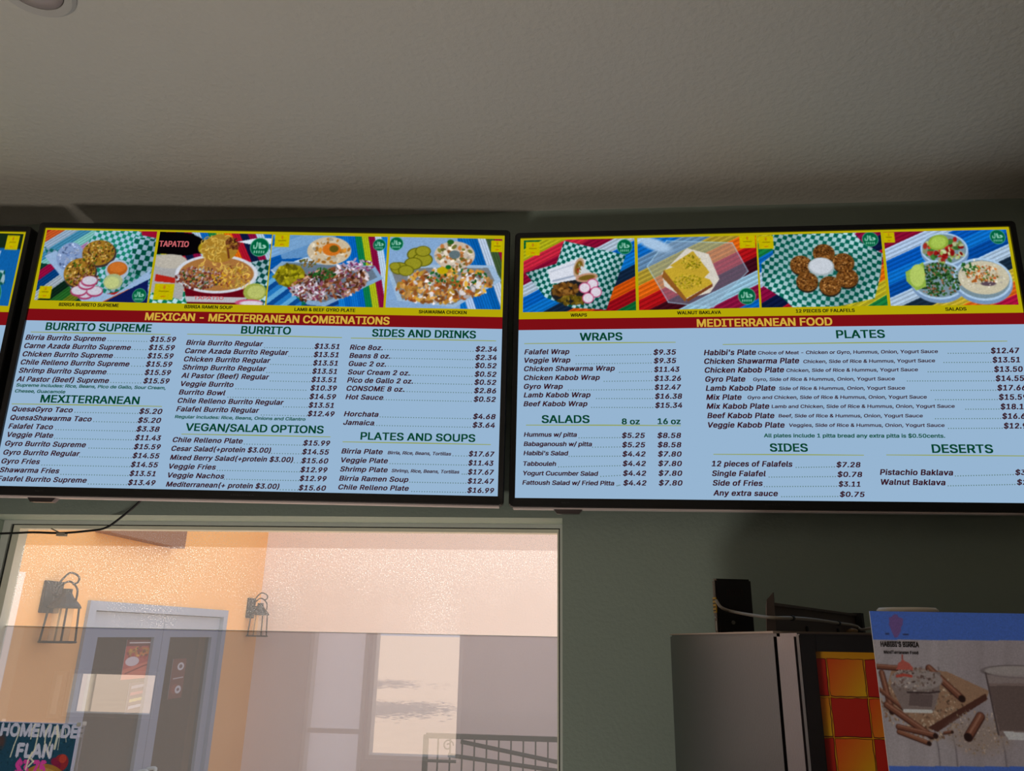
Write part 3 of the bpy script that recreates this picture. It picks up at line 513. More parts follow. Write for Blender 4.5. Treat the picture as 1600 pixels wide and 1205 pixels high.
def rowR(cr,t,x0,y,x1,p=None,px0=0,py=0,px1=0,d0=None,d1=None,cap=7.4,kw=RT,p2=None):
    TR(cr,'item',t,x0,y,x1,cap,**kw)
    if p: TR(cr,'price',p,px0,py,px1,7.6,**kw)
    if d0: DT(R_,cr,d0,y+7,d1,py-1)
for t,x0,y,x1 in (('WRAPS',438,160,685),('SALADS',214,644,492)): TR('D','head',t,x0,y,x1,11.6,off=.02)
TR('D','head','8 oz',685,652,788,8.6,off=.022); TR('D','head','16 oz',896,651,1028,8.6,off=.022)
RU(R_,'D',110,178,1000,170); RU(R_,'D',120,657,1030,660)
for r in (('Falafel Wrap',112,241,374,'$9.35',871,243,1002,415,853),('Veggie Wrap',112,290,380,'$9.35',873,293,1003,415,855),('Chicken Shawarma Wrap',110,340,641,'$11.43',875,344,1022,670,858),('Chicken Kabob Wrap',109,393,553,'$13.26',876,397,1030,580,860),
 ('Gyro Wrap',109,444,335,'$12.47',878,449,1031,370,862),('Lamb Kabob Wrap',108,494,498,'$16.38',880,502,1037,535,864),('Beef Kabob Wrap',107,546,480,'$15.34',881,555,1038,506,865)): rowR('D',*r)
for t,x0,y,x1,p,py,p2,d0 in (('Hummus w/ pitta',109,725,418,'$5.25',732,'$8.58',432),('Babaganoush w/ pitta',108,780,507,'$5.25',787,'$8.58',512),("Habibi's Salad",107,834,368,'$4.42',841,'$7.80',374),('Tabbouleh',105,896,296,'$4.42',897,'$7.80',312),('Yogurt Cucumber Salad',104,952,544,'$4.42',954,'$7.80',560),('Fattoush Salad w/ Fried Pitta',100,1007,638,'$4.42',1011,'$7.80',655)):
    o=(py-732)*.03; rowR('D',t,x0,y,x1,None,d0=None,cap=6.6,kw=dict(shear=.15,off=.024)); DT(R_,'D',d0,y+7,672,py-1); TR('D','price',p,685+o,py,817+o+2,7.6,**RT); TR('D','price',p2,894+o,py,1029+o+2,7.6,**RT)
TR('E','gold','MEDITERRANEAN FOOD',36,79,829,11.5,off=.02)
TR('E','head','PLATES',856,146,1138,12,off=.02); RU(R_,'E',185,183,1858,163)
for i,(t,x0,y,x1,d,dx0,dx1) in enumerate((("Habibi's Plate",76,246,380,'Choice of Meat - Chicken or Gyro, Hummus, Onion, Yogurt Sauce',394,1451),('Chicken Shawarma Plate',78,297,634,'Chicken, Side of Rice & Hummus, Yogurt Sauce',660,1434),('Chicken Kabob Plate',81,349,545,'Chicken, Side of Rice & Hummus, Yogurt Sauce',560,1333),
 ('Gyro Plate',84,402,317,'Gyro, Side of Rice & Hummus, Onion, Yogurt Sauce',365,1197),('Lamb Kabob Plate',87,455,494,'Side of Rice & Hummus, Onion, Yogurt Sauce',517,1257),('Mix Plate',90,508,295,'Gyro and Chicken, Side of Rice & Hummus, Onion, Yogurt Sauce',332,1385),
 ('Mix Kabob Plate',92,561,458,'Lamb and Chicken, Side of Rice & Hummus, Onion, Yogurt Sauce',473,1549),('Beef Kabob Plate',96,616,488,'Beef, Side of Rice & Hummus, Onion, Yogurt Sauce',514,1361),('Veggie Kabob Plate',101,671,548,'Veggies, Side of Rice & Hummus, Onion, Yogurt Sauce',577,1489))):
    TR('E','item',t,x0,y,x1,8.0,**RT); TR('E','item',d,dx0,y-4,dx1,5.0,shear=.12,off=.02)
for p,x0,y,d0 in (('$12.47',823,235,570),('$13.51',833,289,545),('$13.50',842,344,452),('$14.55',851,398,330),('$17.66',861,453,470),('$15.59',870,508,495),('$18.18',880,564,673),('$16.63',890,620,495),('$12.99',899,677,572)):
    TR('F','price',p,x0,y,x0+(158 if '.51' in p else 167),8.0,**RT); DT(R_,'F',d0,y+0,x0-12,y-1)
TR('E','note','All plates include 1 pitta bread any extra pitta is $0.50cents.',428,729,1491,5.6,shear=.06,off=.024)
TR('E','head','SIDES',465,812,684,12,off=.02); RU(R_,'E',130,829,1015,834); TR('F','head','DESERTS',478,820,833,12.6,off=.02); RU(R_,'F',205,833,1120,840)
for t,x0,y,x1,p,px0,py,px1,d0 in (('12 pieces of Falafels',121,899,594,'$7.28',855,904,995,617),('Single Falafel',124,956,437,'$0.78',861,961,1005,458),('Side of Fries',128,1012,419,'$3.11',868,1018,993,430),('Any extra sauce',131,1071,508,'$0.75',875,1078,1020,532)): rowR('E',t,x0,y,x1,p,px0,py,px1,d0,px0-14,cap=8.2)
for t,x0,y,x1,p,px0,py,px1,d0 in (('Pistachio Baklava',170,950,598,'$3.75',966,950,1112,612),('Walnut Baklava',178,1008,553,'$2.75',976,1008,1122,570)): rowR('F',t,x0,y,x1,p,px0,py,px1,d0,px0-14,cap=8.4)
for cr,t,x0,y,x1 in (('I','WRAPS',397,606,495),('I','WALNUT BAKLAVA',1046,592,1312),('J','12 PIECES OF FALAFELS',274,554,615),('J','SALADS',1143,543,1264)): TR(cr,'cap',t,x0,y,x1,4.8,off=.024)
# faint maker's words on the lower rims
def rimword(tv,t,x,w,z=-.012,c=.0035):
    put_text(tv.mb('logo'),t,Vector((x,-.0084,-tv.H+z)),Vector((1,0,0)),Vector((0,0,1)),w,c,0,.01,1.1)
for tv in (tvL,tvR): rimword(tv,'Roku TV',-tv.W+.112,.018,c=.0028); rimword(tv,'INSIGNIA',-.028,.056)
for tv in (tvL,tvR,tv0): tv.finish()
# ------------------------------------------------------------ wall brackets behind the televisions (one each)
M_brk=mat('bracket_steel',(40,36,38),.5,.5)
for tv,n in ((tvL,'middle'),(tvR,'right'),(tv0,'left')):
    b=MB(); c=tv.c; yb=min((tv.R@Vector((0,.05,0))+c).y,YW-.02)
    b.box(-.25,.25,.05,.055,-.18,.18); 
    for sx in (-.2,.2): b.box(sx-.02,sx+.02,.05,.06,-.22,.22)
    b.build('mount_plate',M_brk,tv.o); d=YW-(c.y); MB().box(-.04,.04,.055,max(d-.03,.07),-.05,.05).build('mount_arm',M_brk,tv.o)
# ------------------------------------------------------------ black cable under the middle television
def P(u,v,y): return tuple(hy(u,v,y))
b=MB().tube(spline([P(222,779,1.755),P(214,788,1.76),P(190,808,1.78),P(165,825,1.80),P(135,830,1.82),P(95,833,1.84),P(50,832,1.855),P(10,833.5,1.86),P(-60,833,1.862),P(-90,800,1.86)]),.0028,8)
tag(b.build('power_cable',M_blackmat,smooth=True),'thin black cable sagging from the middle television across the window top','cable')
b=MB().tube([P(80,826,1.845),P(92,832,1.842),P(97,835,1.842)],.0016,6); b.box(*sorted((P(90,836,1.84)[0],P(103,836,1.84)[0])),1.834,1.846,P(95,838,1.84)[2],P(95,833,1.84)[2])
tag(b.build('cable_clip',mat('clear_grey_plastic',(170,160,140),.4)),'small grey cable clip holding the black cable above the window','clip')
# ------------------------------------------------------------ ceiling lamp, top left
c=hz(52,-22,ZC); t=thing('recessed_ceiling_light','round recessed ceiling light, switched off, at the upper left corner','light',(c.x,c.y,ZC))
MB().lathe([(.052,-.001),(.052,-.006),(.066,-.010),(.072,-.004),(.072,0.0)],n=40).build('trim_ring',mat('ceiling_lamp_trim',(190,184,175),.5),t,smooth=False)
MB().lathe([(.0,-.0075),(.030,-.0085),(.050,-.0062),(.050,-.002)],n=40).build('lens',mat('frosted_lens',(170,152,145),.35,var=.1,vs=30),t,smooth=True)
# ------------------------------------------------------------ refrigerator
ZT_=.0065; FX=.185; FYB=1.60; FYF=.765; FYD=.695; FW=.78
fr=thing('refrigerator','stainless steel upright refrigerator with orange checked door graphic below the right television','refrigerator',(FX,FYB,ZF))
def off(mb,o): mb.v=[(x-o[0],y-o[1],z-o[2]) for x,y,z in mb.v]; return mb
FO=(FX,FYB,ZF)
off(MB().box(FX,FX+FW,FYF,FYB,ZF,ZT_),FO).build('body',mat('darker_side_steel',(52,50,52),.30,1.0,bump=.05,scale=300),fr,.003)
off(MB().box(FX-.001,FX+FW,FYF-.001,FYB,ZT_,ZT_+.002),FO).build('top_rim',mat('painted_top_highlight',(150,135,120),.4,.6),fr)  # pale colour stands in for the highlight along the top edge
off(MB().box(FX+.006,FX+FW-.006,FYF-.006,FYF,ZF+.1,ZT_-.006),FO).build('door_seal',M_gask,fr)
dr=off(MB().box(FX,FX+FW,FYD,FYF-.006,ZF+.1,ZT_),FO).build('door',M_steel,fr,.003)
bw=.0125; zt=ZT_-.001; m=MB(); x0,x1=FX+.001,FX+FW-.001; z0=ZF+.11
m.box(x0,x0+bw,FYD-.010,FYD,z0,zt).box(x1-bw,x1,FYD-.010,FYD,z0,zt).box(x0+bw,x1-bw,FYD-.010,FYD,zt-bw-.001,zt).box(x0+bw,x1-bw,FYD-.010,FYD,z0,z0+bw)
off(m,FO).build('black_door_frame',M_black,dr,.0008)
gx0,gx1=x0+bw,x1-bw; gz1=zt-bw-.001; gz0=z0+bw; sq=.0305
cxp=(hy(1295,1060,FYD-.003).x-gx0)%sq
off(MB().box(gx0,gx1,FYD-.002,FYD,gz0,gz1),FO).build('yellow_panel',mat('yellow_print',(205,140,10),.35),dr)
V_=[];F_=[];C_c=[]
def cell(cx0,cz1,w_,h_,lay,cols,sd_):
    rr_=random.Random(sd_); P_=[]; n_=7
    for e_ in range(4):
        for k_ in range(n_):
            t_=k_/n_; x_,z_=[(t_,0),(1,t_),(1-t_,1),(0,1-t_)][e_]
            P_.append((min(max(cx0+x_*w_+rr_.uniform(-1,1)*.00035,gx0),gx1),cz1-z_*h_+rr_.uniform(-1,1)*.00035,x_,z_))
    b0=len(V_); yy=FYD-.002-.0002*lay
    V_.append((min(max(cx0+w_/2,gx0),gx1)-FO[0],yy-FO[1],cz1-h_/2-FO[2])); C_c.append(cols(.5,.5))
    for x_,z_,u_,v_ in P_: V_.append((x_-FO[0],yy-FO[1],z_-FO[2])); C_c.append(cols(u_,v_))
    m_=len(P_)
    for k_ in range(m_): F_.append((b0,b0+1+(k_+1)%m_,b0+1+k_))
ni=int((gx1-gx0)/sq)+2; nj=int((gz1-.0055-gz0)/sq)
for i_ in range(ni):
    for j_ in range(nj):
        cx0=gx0+cxp+(i_-1)*sq; cz1=gz1-.0055-j_*sq
        if cx0>gx1-.002: continue
        if (i_+j_)%2==0: f_=lambda u_,v_:(172,28,12)
        else: f_=lambda u_,v_:(205,int(50+110*min(1,max(0,.15+.5*u_+.35*v_))),10)
        cell(cx0,cz1,sq-.0008,sq-.0008,1,lambda u_,v_:(80,26,8),i_*97+j_); cell(cx0+.0004,cz1-.0003,sq-.0019,sq-.0019,2,f_,i_*97+j_)
me=bpy.data.meshes.new('checked_squares'); me.from_pydata(V_,[],F_); me.update()
ca=me.color_attributes.new('Col','FLOAT_COLOR','POINT'); ca.data.foreach_set('color',np.c_[s2l(np.array(C_c)/255.0),np.ones(len(C_c))].reshape(-1).astype(np.float32))
link('checked_squares',me,M_print,dr)['kind']='stuff'
# ------------------------------------------------------------ router standing on the refrigerator
def upright(p0,p1,z0,z1,th):
    """local frame helper: box whose front face runs p0->p1 (xy) from z0 to z1, thickness th away from camera"""
    a=Vector(p0); b=Vector(p1); d=(b-a).normalized(); n=Vector((-d.y,d.x)); return a,b,d,n
zt2=ZT_+.002
A0=hy(1123,990,1.40); B0=hy(1180,990,1.412); H0=hy(1121,904,1.40).z-zt2
d=Vector((B0.x-A0.x,B0.y-A0.y,0)); wR=d.length; ang=math.atan2(d.y,d.x)
ro=thing('router','black upright internet router with yellow ports standing on the refrigerator','router',(A0.x,A0.y,zt2),(0,0,ang))
MB().box(0,wR,0,.018,0,H0).build('case',M_black,ro,.003)
MB().box(-.0012,.0006,.002,.016,.036,.062).build('port_block',mat('yellow_port',(190,150,20),.5),ro)
m=MB()
for k in range(4): m.box(-.0020,-.0010,.004,.014,.0385+k*.006,.0405+k*.006)
m.build('port_slot',M_gask,ro)
MB().lathe([(.0001,-.0015),(.0032,-.0015),(.0034,.001)],(wR*.42,-.0003,.020),16,'y').build('badge',mat('grey_badge',(120,120,112),.4,.3),ro)
MB().lathe([(.0001,-.0016),(.0014,-.0016),(.0014,.001)],(0,.009,.028),12,'x').build('power_socket',mat('white_dot',(210,210,205),.4),ro)
MB().box(-.0006,.0004,.006,.009,.006,.022).build('label_strip',M_alu,ro)
m=MB()
for k in range(7): m.box(wR*.3+k*.0045,wR*.3+k*.0045+.0016,-.0007,.0002,H0*.68,H0*.82)
m.build('vent_slot',mat('vent_dark_red',(30,14,16),.6),ro)
m=MB()
for k in range(10): m.box(-.0008,.0003,.005,.013,H0*.66+k*.0034,H0*.66+k*.0034+.0014)
m.build('side_grille',mat('side_grey',(90,95,88),.5),ro)
# steel bracket lying behind the router
A1=hy(1210,990,1.15); B1=hy(1340,990,1.57); d=Vector((B1.x-A1.x,B1.y-A1.y,0)); wB=d.length; ang=math.atan2(d.y,d.x); hb=hy(1210,947,1.16).z-zt2
br=thing('mounting_bracket','dark brown steel bracket lying on the refrigerator between router and menu card','bracket',(A1.x,A1.y,zt2),(0,0,ang))
M_bb=mat('brown_black_steel',(92,78,72),.5,.2)
MB().box(0,wB,0,.003,0,hb).build('side_plate',M_bb,br); MB().box(0,wB,.003,.06,0,.003).build('bottom_plate',M_bb,br); MB().box(0,wB,-.004,.004,hb,hb+.004).build('top_flange',M_bb,br)
MB().add([(-.003,-.004,0),(.0,-.004,0),(.0,-.004,hb+.018),(-.003,-.004,hb+.018),(-.003,.010,0),(0,.010,0),(0,.010,hb*.8),(-.003,.006,hb+.008)],[(0,1,2,3),(4,7,6,5),(0,4,5,1),(1,5,6,2),(2,6,7,3),(3,7,4,0)]).build('end_plate',M_bb,br)
MB().box(wB-.006,wB+.012,-.012,.02,0,hb+.006).build('rear_post',M_blackmat,br)
for k,fx in enumerate((.32,.7)):
    MB().lathe([(.003,-.002),(.0045,-.001),(.0045,.001)],(wB*fx,-.001,hb*.25),12,'y').build('rivet',M_blackmat,br)
cp=[P(1119,938,1.385),P(1128,950,1.375),P(1150,957,1.37),P(1200,965,1.14),P(1238,966,1.18),P(1275,969,1.30),P(1310,974,1.43),P(1336,978,1.53),P(1346,984,1.53),P(1358,982,1.5),P(1390,976,1.48)]
b=MB().tube(spline(cp),.0026,8); o=tag(b.build('network_cable',mat('grey_cable',(165,155,140),.5),smooth=True),'grey network cable running from the router along the steel bracket','cable')
def tie(i):
    p=Vector(cp[i]); q=Vector(cp[i+1]); dd=(q-p).normalized(); MB().tube([p-dd*.004,p+dd*.004],.0038,8).build('cable_tie',M_blackmat,o); 
tie(4); tie(6)
b=MB().tube(spline([P(1338,986,1.50),P(1330,985,1.49),P(1322,989,1.50)],4),.0035,8); tag(b.build('cable_plug',mat('tan_plug',(150,120,80),.5)),'short tan cable plug hanging by the bracket end','plug')
# white tub behind the menu card
c0=hy(1412,955,.95); tb=thing('white_tub','white rounded plastic tub lid peeping above the menu card','tub',(c0.x+.004,.95,zt2))
hh=hy(1410,949.5,.95).z-zt2
MB().lathe([(.026,0),(.030,hh*.8),(.0305,hh*.82)],n=32).build('tub',mat('white_plastic',(215,205,190),.4),tb,smooth=False)
MB().lathe([(.032,hh*.78),(.0325,hh*.9),(.030,hh*.98),(.0001,hh)],n=32).build('lid',mat('white_lid',(225,215,200),.4),tb,smooth=True)
# ------------------------------------------------------------ menu card on a stand
YC=.56; TLc=hy(1358.5,955,YC); WC=.215; HC=.142
st=thing('menu_card_stand','drink menu card with blue header and a horchata glass photo, right foreground','sign',(TLc.x+WC/2,YC+.02,ZF))
SO=Vector((TLc.x+WC/2,YC+.02,ZF)); X0=TLc.x-SO.x; Z1=TLc.z-SO.z; Z0=Z1-HC; y0=YC-SO.y
tilt=hy(1600,958.5,YC)
MB().box(X0,X0+WC,y0+.0003,y0+.0009,Z0,Z1).build('card_board',mat('white_card',(215,210,205),.5),st)
B=Art(520,340,(150,140,136)); SX=lambda u:(u-1358.5)/1243*YC/WC
def q(u,v): 
    p=hy(u,v,YC); return ((p.x-TLc.x)/WC,(TLc.z-p.z)/HC)
B.Y0=0
B.stripes(80,[(172,160,155),(165,152,148),(176,164,158)],.8,jit=.02)
for xx in (.14,.19,.33,.5,.62,.77,.9): B.line([(xx,.98),(xx+.012,.6),(xx-.004,.25)],.0022,(105,95,95),.6)
Q=lambda L:[q(*p) for p in L]
B.poly(Q([(1358,954),(2100,954),(2100,1005),(1358,1000)]),(78,112,188)); B.poly(Q([(1380,1197),(2100,1200),(2100,1300),(1380,1300)]),(78,112,188))
E_=lambda u,v,rx,ry,c,**k: B.ell(*q(u,v),rx/1243*YC/WC,ry/1243*YC/HC,c,**k)
B.poly(Q([(1385,1080),(1395,1040),(1480,1050),(1545,1080),(1541,1095),(1465,1140),(1450,1140),(1385,1110)]),(165,128,98)); B.scatter(*q(1440,1100),.12,.16,500,(.0015,.004),[(180,150,120),(140,105,80),(195,170,140)])
B.poly(Q([(1450,1137),(1540,1084),(1543,1093),(1465,1144)]),(88,52,42)); E_(1530,1150,38,22,(165,145,130),soft=.8); B.scatter(*q(1530,1145),.09,.1,200,(.001,.003),[(170,140,110),(190,170,150)])
def stick(u0,v0,u1,v1,wd,c=(128,78,58)):
    B.line(Q([(u0,v0),(u1,v1)]),wd,(70,38,32)); B.line(Q([(u0,v0-1),(u1,v1-1)]),wd*.78,c); B.line(Q([(u0,v0-2.5),(u1,v1-2.5)]),wd*.25,(165,115,90)); B.ell(*q(u1,v1),wd*.9,wd*.9/B.as_*1.0,(45,26,24))
stick(1452,1045,1503,1092,.011); stick(1532,1120,1513,1152,.013); stick(1370,1042,1420,1046,.008); stick(1378,1052,1394,1112,.009); stick(1386,1102,1455,1150,.010); stick(1405,1144,1452,1162,.007,(140,88,62)); stick(1375,1078,1412,1108,.006); stick(1404,1136,1462,1150,.008); stick(1476,1146,1488,1144,.004)
B.poly(Q([(1392,1072),(1400,1050),(1470,1050),(1468,1082),(1460,1110),(1412,1112)]),(140,122,112)); E_(1432,1062,37,14,(165,150,140)); B.scatter(*q(1430,1064),.07,.06,160,(.0015,.004),[(180,165,150),(120,95,85),(150,130,115)]); B.line(Q([(1418,1082),(1452,1083),(1468,1081)]),.0022,(60,45,45)); B.poly(Q([(1422,1084),(1458,1086),(1456,1105),(1420,1103)]),(110,92,86)); B.line(Q([(1414,1111),(1455,1112)]),.005,(215,210,208))
B.poly(Q([(1540,1050),(1640,1050),(1628,1150),(1560,1150)]),(140,120,110)); B.poly(Q([(1545,1072),(1636,1072),(1625,1142),(1562,1142)]),(112,94,86)); E_(1590,1050,51,9,(90,78,76)); E_(1590,1049.5,48,7.5,(172,160,150)); B.poly(Q([(1540,1054),(1640,1054),(1638,1068),(1544,1068)]),(165,150,142),.6)
B.poly(Q([(1567,1143),(1640,1146),(1640,1158),(1576,1156)]),(210,205,202)); B.line(Q([(1540,1052),(1560,1148)]),.0022,(80,66,64))
red=(170,70,58); B.poly(Q([(1402,1043),(1404,1036),(1408,1034),(1410,1029),(1415,1034),(1420,1036),(1426,1043),(1427,1048),(1400,1047)]),(190,95,80)); B.line(Q([(1410,1024),(1410,1030)]),.002,red)
B.line(Q([(1402,1057),(1412,1055),(1424,1057)]),.004,(190,80,65))
mv=(118,88,138); B.poly(Q([(1389,966),(1394,964),(1397,961),(1402,961),(1404,965),(1411,967),(1411,976),(1408,981),(1408,987),(1403,996),(1398,997),(1394,988),(1390,978)]),mv)
B.line(Q([(1384.5,991),(1389,991)]),.002,(50,50,80)); B.line(Q([(1412,992),(1419,992)]),.002,(50,50,80))
B.a=np.clip(B.a*np.array((1.12,1.17,1.28)),0,250); B.noise(.04); B.blur()
fy=y0-.0002
art_mesh(B,[Vector((X0,fy,Z1)),Vector((X0+WC,fy,Z1)),Vector((X0+WC,fy,Z0)),Vector((X0,fy,Z0))],'card_print',M_print,st)
M_bp=mat('black_print',(30,24,26),.5)
for t,u0,v0,u1,cpx in (("HABIBI'S BIRRIA",1376,1010.5,1435,7.2),('MexiTerranean Food',1381,1021.5,1434,4.0)):
    b=MB(); p=hy(u0,v0,YC)-SO; r=hy(u1,v0,YC)-SO; put_text(b,t,Vector((p.x,fy-.0003,p.z)),Vector((1,0,0)),Vector((0,0,1)),r.x-p.x,cpx/1243*YC,0,.015,1.0); b.build('card_lettering',M_bp,st)
MB().box(-.012,.012,y0+.003,y0+.02,.02,Z0+.04).build('post',M_blackmat,st); MB().lathe([(.14,0),(.14,.012),(.02,.025)],(0,y0+.012,0),32).build('base',M_blackmat,st)
# ------------------------------------------------------------ flan poster on the window
pz1=hy(60,1129.3,YG-.012).z; px1=hy(125,1130.5,YG-.012).x; px0=hy(-6,1128,YG-.012).x; ph=.30; yp=YG-.012
po=thing('flan_poster','dark teal homemade flan poster taped inside the lower left window glass','poster',(px0,yp,pz1-ph))
PO=Vector((px0,yp,pz1-ph)); pw=px1-px0
M_pt=bpy.data.materials.new('backlit_poster_paper'); M_pt.use_nodes=True; _n=M_pt.node_tree; _a=_n.nodes.new('ShaderNodeVertexColor'); _a.layer_name='Col'; _t=_n.nodes.new('ShaderNodeBsdfTranslucent'); _m=_n.nodes.new('ShaderNodeMixShader'); _m.inputs[0].default_value=.5
_n.links.new(_a.outputs[0],_t.inputs[0]); _n.links.new(_a.outputs[0],_n.nodes['Principled BSDF'].inputs['Base Color']); _n.links.new(_n.nodes['Principled BSDF'].outputs[0],_m.inputs[1]); _n.links.new(_t.outputs[0],_m.inputs[2]); _n.links.new(_m.outputs[0],_n.nodes['Material Output'].inputs[0])
C_=Art(250,330,(28,74,94)); C_.mix(np.clip(C_.Y*.5,0,1),(22,64,88)); C_.ell(.1,.16,.06,.06,(80,62,58),soft=.8); C_.scatter(.5,.3,.5,.4,500,(.004,.01),[(28,78,92),(34,84,98),(22,66,86)])
k=pw/ph
def pq(u,v): p=hy(u,v,yp); return ((p.x-px0)/pw,(pz1-p.z)/ph)
def pe(u,v,r,c,**kw): C_.ell(*pq(u,v),r/1243*yp/pw,r/1243*yp/ph,c,**kw)
pe(95,1192,12,(150,42,48)); pe(88,1197,7,(135,25,62)); pe(98,1186,6,(190,66,50)); pe(84,1190,5,(140,28,64),soft=.6)
pe(60,1250,50,(170,120,50)); pe(60,1245,40,(190,150,70))
for t_,u0,v0,u1,cpx,c_,bd in (('HOMEMADE',.5,1149.3,120,17,(205,210,222),.008),('FLAN',25,1182.5,79,18,(205,210,222),.009),('$3.75',22,1211,68,20,(225,70,160),.010)):
    a_=pq(u0,v0); b_=pq(u1,v0); C_.text(t_,a_[0],a_[1],b_[0]-a_[0],cpx/1243*yp/ph,c_,bd)
cr=(245,240,205)
for pts,r in (([(31,1138),(28,1150),(22,1165),(16,1183)],1.0),([(57,1130),(50,1140),(48,1155)],.9),([(61,1140),(58,1155),(54,1172),(44,1188),(40,1203)],1.2),([(78,1131),(72,1142),(70,1160),(70,1175)],1.1),([(85,1136),(82,1150),(78,1165)],.8),([(89,1136),(90,1150),(85,1170)],1.9),([(95,1140),(93,1152),(90,1172)],.5),([(102,1140),(103,1160)],.5),([(78,1160),(74,1175),(76,1182)],.8),([(50,1176),(46,1184),(52,1190),(44,1198)],1.3)):
    C_.line([pq(*a_) for a_ in pts],r/1243*yp/pw,cr,.85)
C_.a[:,-4:]=(200,200,220); C_.a[:3]=(170,180,205); C_.noise(.06)
C_.a=C_.a*.72
art_mesh(C_,[Vector((0,0,ph)),Vector((pw,0,ph)),Vector((pw,0,0)),Vector((0,0,0))],'poster_print',M_pt,po)
m=MB().box(-.003,.008,-.0006,.0006,ph-.006,ph+.003); m.build('tape_strip',mat('clear_tape',(200,200,190),.3),po); MB().box(pw-.008,pw+.003,-.0006,.0006,ph-.006,ph+.003).build('tape_strip',bpy.data.materials['clear_tape'],po)
M_pw=mat('poster_white',(205,205,215),.5)
# ------------------------------------------------------------ courtyard outside the window
XO=-2.9; ZG=-1.94; YP=7.02
struct(MB().box(-30,30,2.08,30,ZG-.2,ZG).build('courtyard_ground',M_conc)); struct(MB().box(-200,200,-500,YR-.2,ZF-.25,ZF-.1).build('street_pavement',M_conc))
og=thing('orange_building','orange stucco building with double doors seen through the window, left','building',(XO,YP,ZG))
OO=(XO,YP,ZG); yd0,yd1=4.456,6.337; zd=.150
m=MB().box(XO-.2,XO,2.3,yd0,ZG,3.2).box(XO-.2,XO,yd1,YP,ZG,3.2).box(XO-.2,XO,yd0,yd1,zd,3.2); off(m,OO).build('stucco_wall',M_orange,og)
off(MB().box(XO,XO+.06,2.6,3.80,ZG,.262),OO).build('stucco_pier',mat('pale_pink_stucco',(245,222,208),.9,bump=.2),og)
off(MB().box(XO,XO+.10,4.40,5.31,.545,.72),OO).build('brown_wall_panel',mat('brown_panel',(150,110,88),.9,bump=.6,scale=80),og)  # flat brown panel high on the orange wall
df=.07; m=MB().box(XO-.1,XO+.02,yd0,yd0+df,ZG,zd).box(XO-.1,XO+.02,yd1-df,yd1,ZG,zd).box(XO-.1,XO+.02,yd0+df,yd1-df,zd-.055,zd); off(m,OO).build('door_frame',M_door,og)
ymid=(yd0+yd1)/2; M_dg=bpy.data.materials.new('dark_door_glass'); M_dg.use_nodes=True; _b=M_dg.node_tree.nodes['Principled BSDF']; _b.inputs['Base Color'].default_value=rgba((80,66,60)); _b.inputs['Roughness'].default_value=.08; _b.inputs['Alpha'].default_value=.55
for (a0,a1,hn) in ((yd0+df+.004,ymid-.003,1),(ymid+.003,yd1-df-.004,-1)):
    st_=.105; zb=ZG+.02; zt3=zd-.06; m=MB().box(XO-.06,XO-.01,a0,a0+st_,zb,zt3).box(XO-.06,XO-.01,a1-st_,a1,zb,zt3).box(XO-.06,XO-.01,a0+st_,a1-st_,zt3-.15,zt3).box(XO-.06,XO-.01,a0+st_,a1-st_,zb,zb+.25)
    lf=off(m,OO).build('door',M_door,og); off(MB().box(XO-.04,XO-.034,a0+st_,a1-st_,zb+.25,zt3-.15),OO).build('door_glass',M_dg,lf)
    yh=(a1-st_*.5) if hn==1 else (a0+st_*.5); off(MB().tube(spline([(XO-.01,yh,-1.20),(XO+.05,yh,-1.21),(XO+.055,yh,-1.17),(XO+.055,yh,-.94),(XO+.05,yh,-.90),(XO-.01,yh,-.91)],3),.012,8),OO).build('pull_handle',M_alu,lf,smooth=True)
    s=MB().box(XO-.012,XO-.0085,*((a1+.0,a1+.003) if hn==1 else (a0-.003,a0)),zb,zt3)
# dim room behind the doors
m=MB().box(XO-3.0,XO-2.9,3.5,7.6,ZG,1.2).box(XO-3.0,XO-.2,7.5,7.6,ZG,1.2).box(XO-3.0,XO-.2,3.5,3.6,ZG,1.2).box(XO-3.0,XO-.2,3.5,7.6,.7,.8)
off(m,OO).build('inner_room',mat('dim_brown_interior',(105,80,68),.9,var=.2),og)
def decal(name,label,u0,v0,u1,v1,art,cat='poster'):
    """poster flat on the outside of the door glass (x = const plane), aligned to the plane"""
    pa=hx(u0,v0,XO-.032); pb=hx(u1,v1,XO-.032); o=thing(name,label,cat,(XO-.032,pa.y,pb.z)); h=pa.z-pb.z; w_=pb.y-pa.y
    MB().box(-.0015,0,0,w_,0,h).build('paper',M_pw,o); art_mesh(art,[Vector((.0006,0,h)),Vector((.0006,w_,h)),Vector((.0006,w_,0)),Vector((.0006,0,0))],'print',M_print,o); return o
D=Art(90,110,(200,90,80)); D.poly([(0,0),(1,0),(1,.16),(0,.16)],(120,60,60)); D.line([(.1,.08),(.9,.08)],.02,(235,220,215)); D.ell(.5,.3,.4,.1,(210,120,50)); D.scatter(.5,.35,.45,.18,60,(.02,.05),[(180,60,50),(220,160,60),(160,60,50),(90,80,50)]); D.ell(.25,.55,.2,.12,(235,215,215)); D.poly([(0,.75),(1,.5),(1,1),(0,1)],(235,130,105)); D.line([(.1,.85),(.6,.68),(1,.6)],.02,(150,60,50))
decal('food_poster','red food poster on the upper glass of the left door outside',199,1000,240,1058,D)
D=Art(80,80,(95,72,80)); 
for k in range(4): D.poly([(.1,.1+k*.22),(.9,.06+k*.22),(.9,.15+k*.22),(.1,.2+k*.22)],[(170,165,175),(200,110,110),(215,200,120),(190,190,200)][k])
decal('hours_sign','small striped notice on the left door glass under the red poster',203,1068,229,1110,D,'sign')
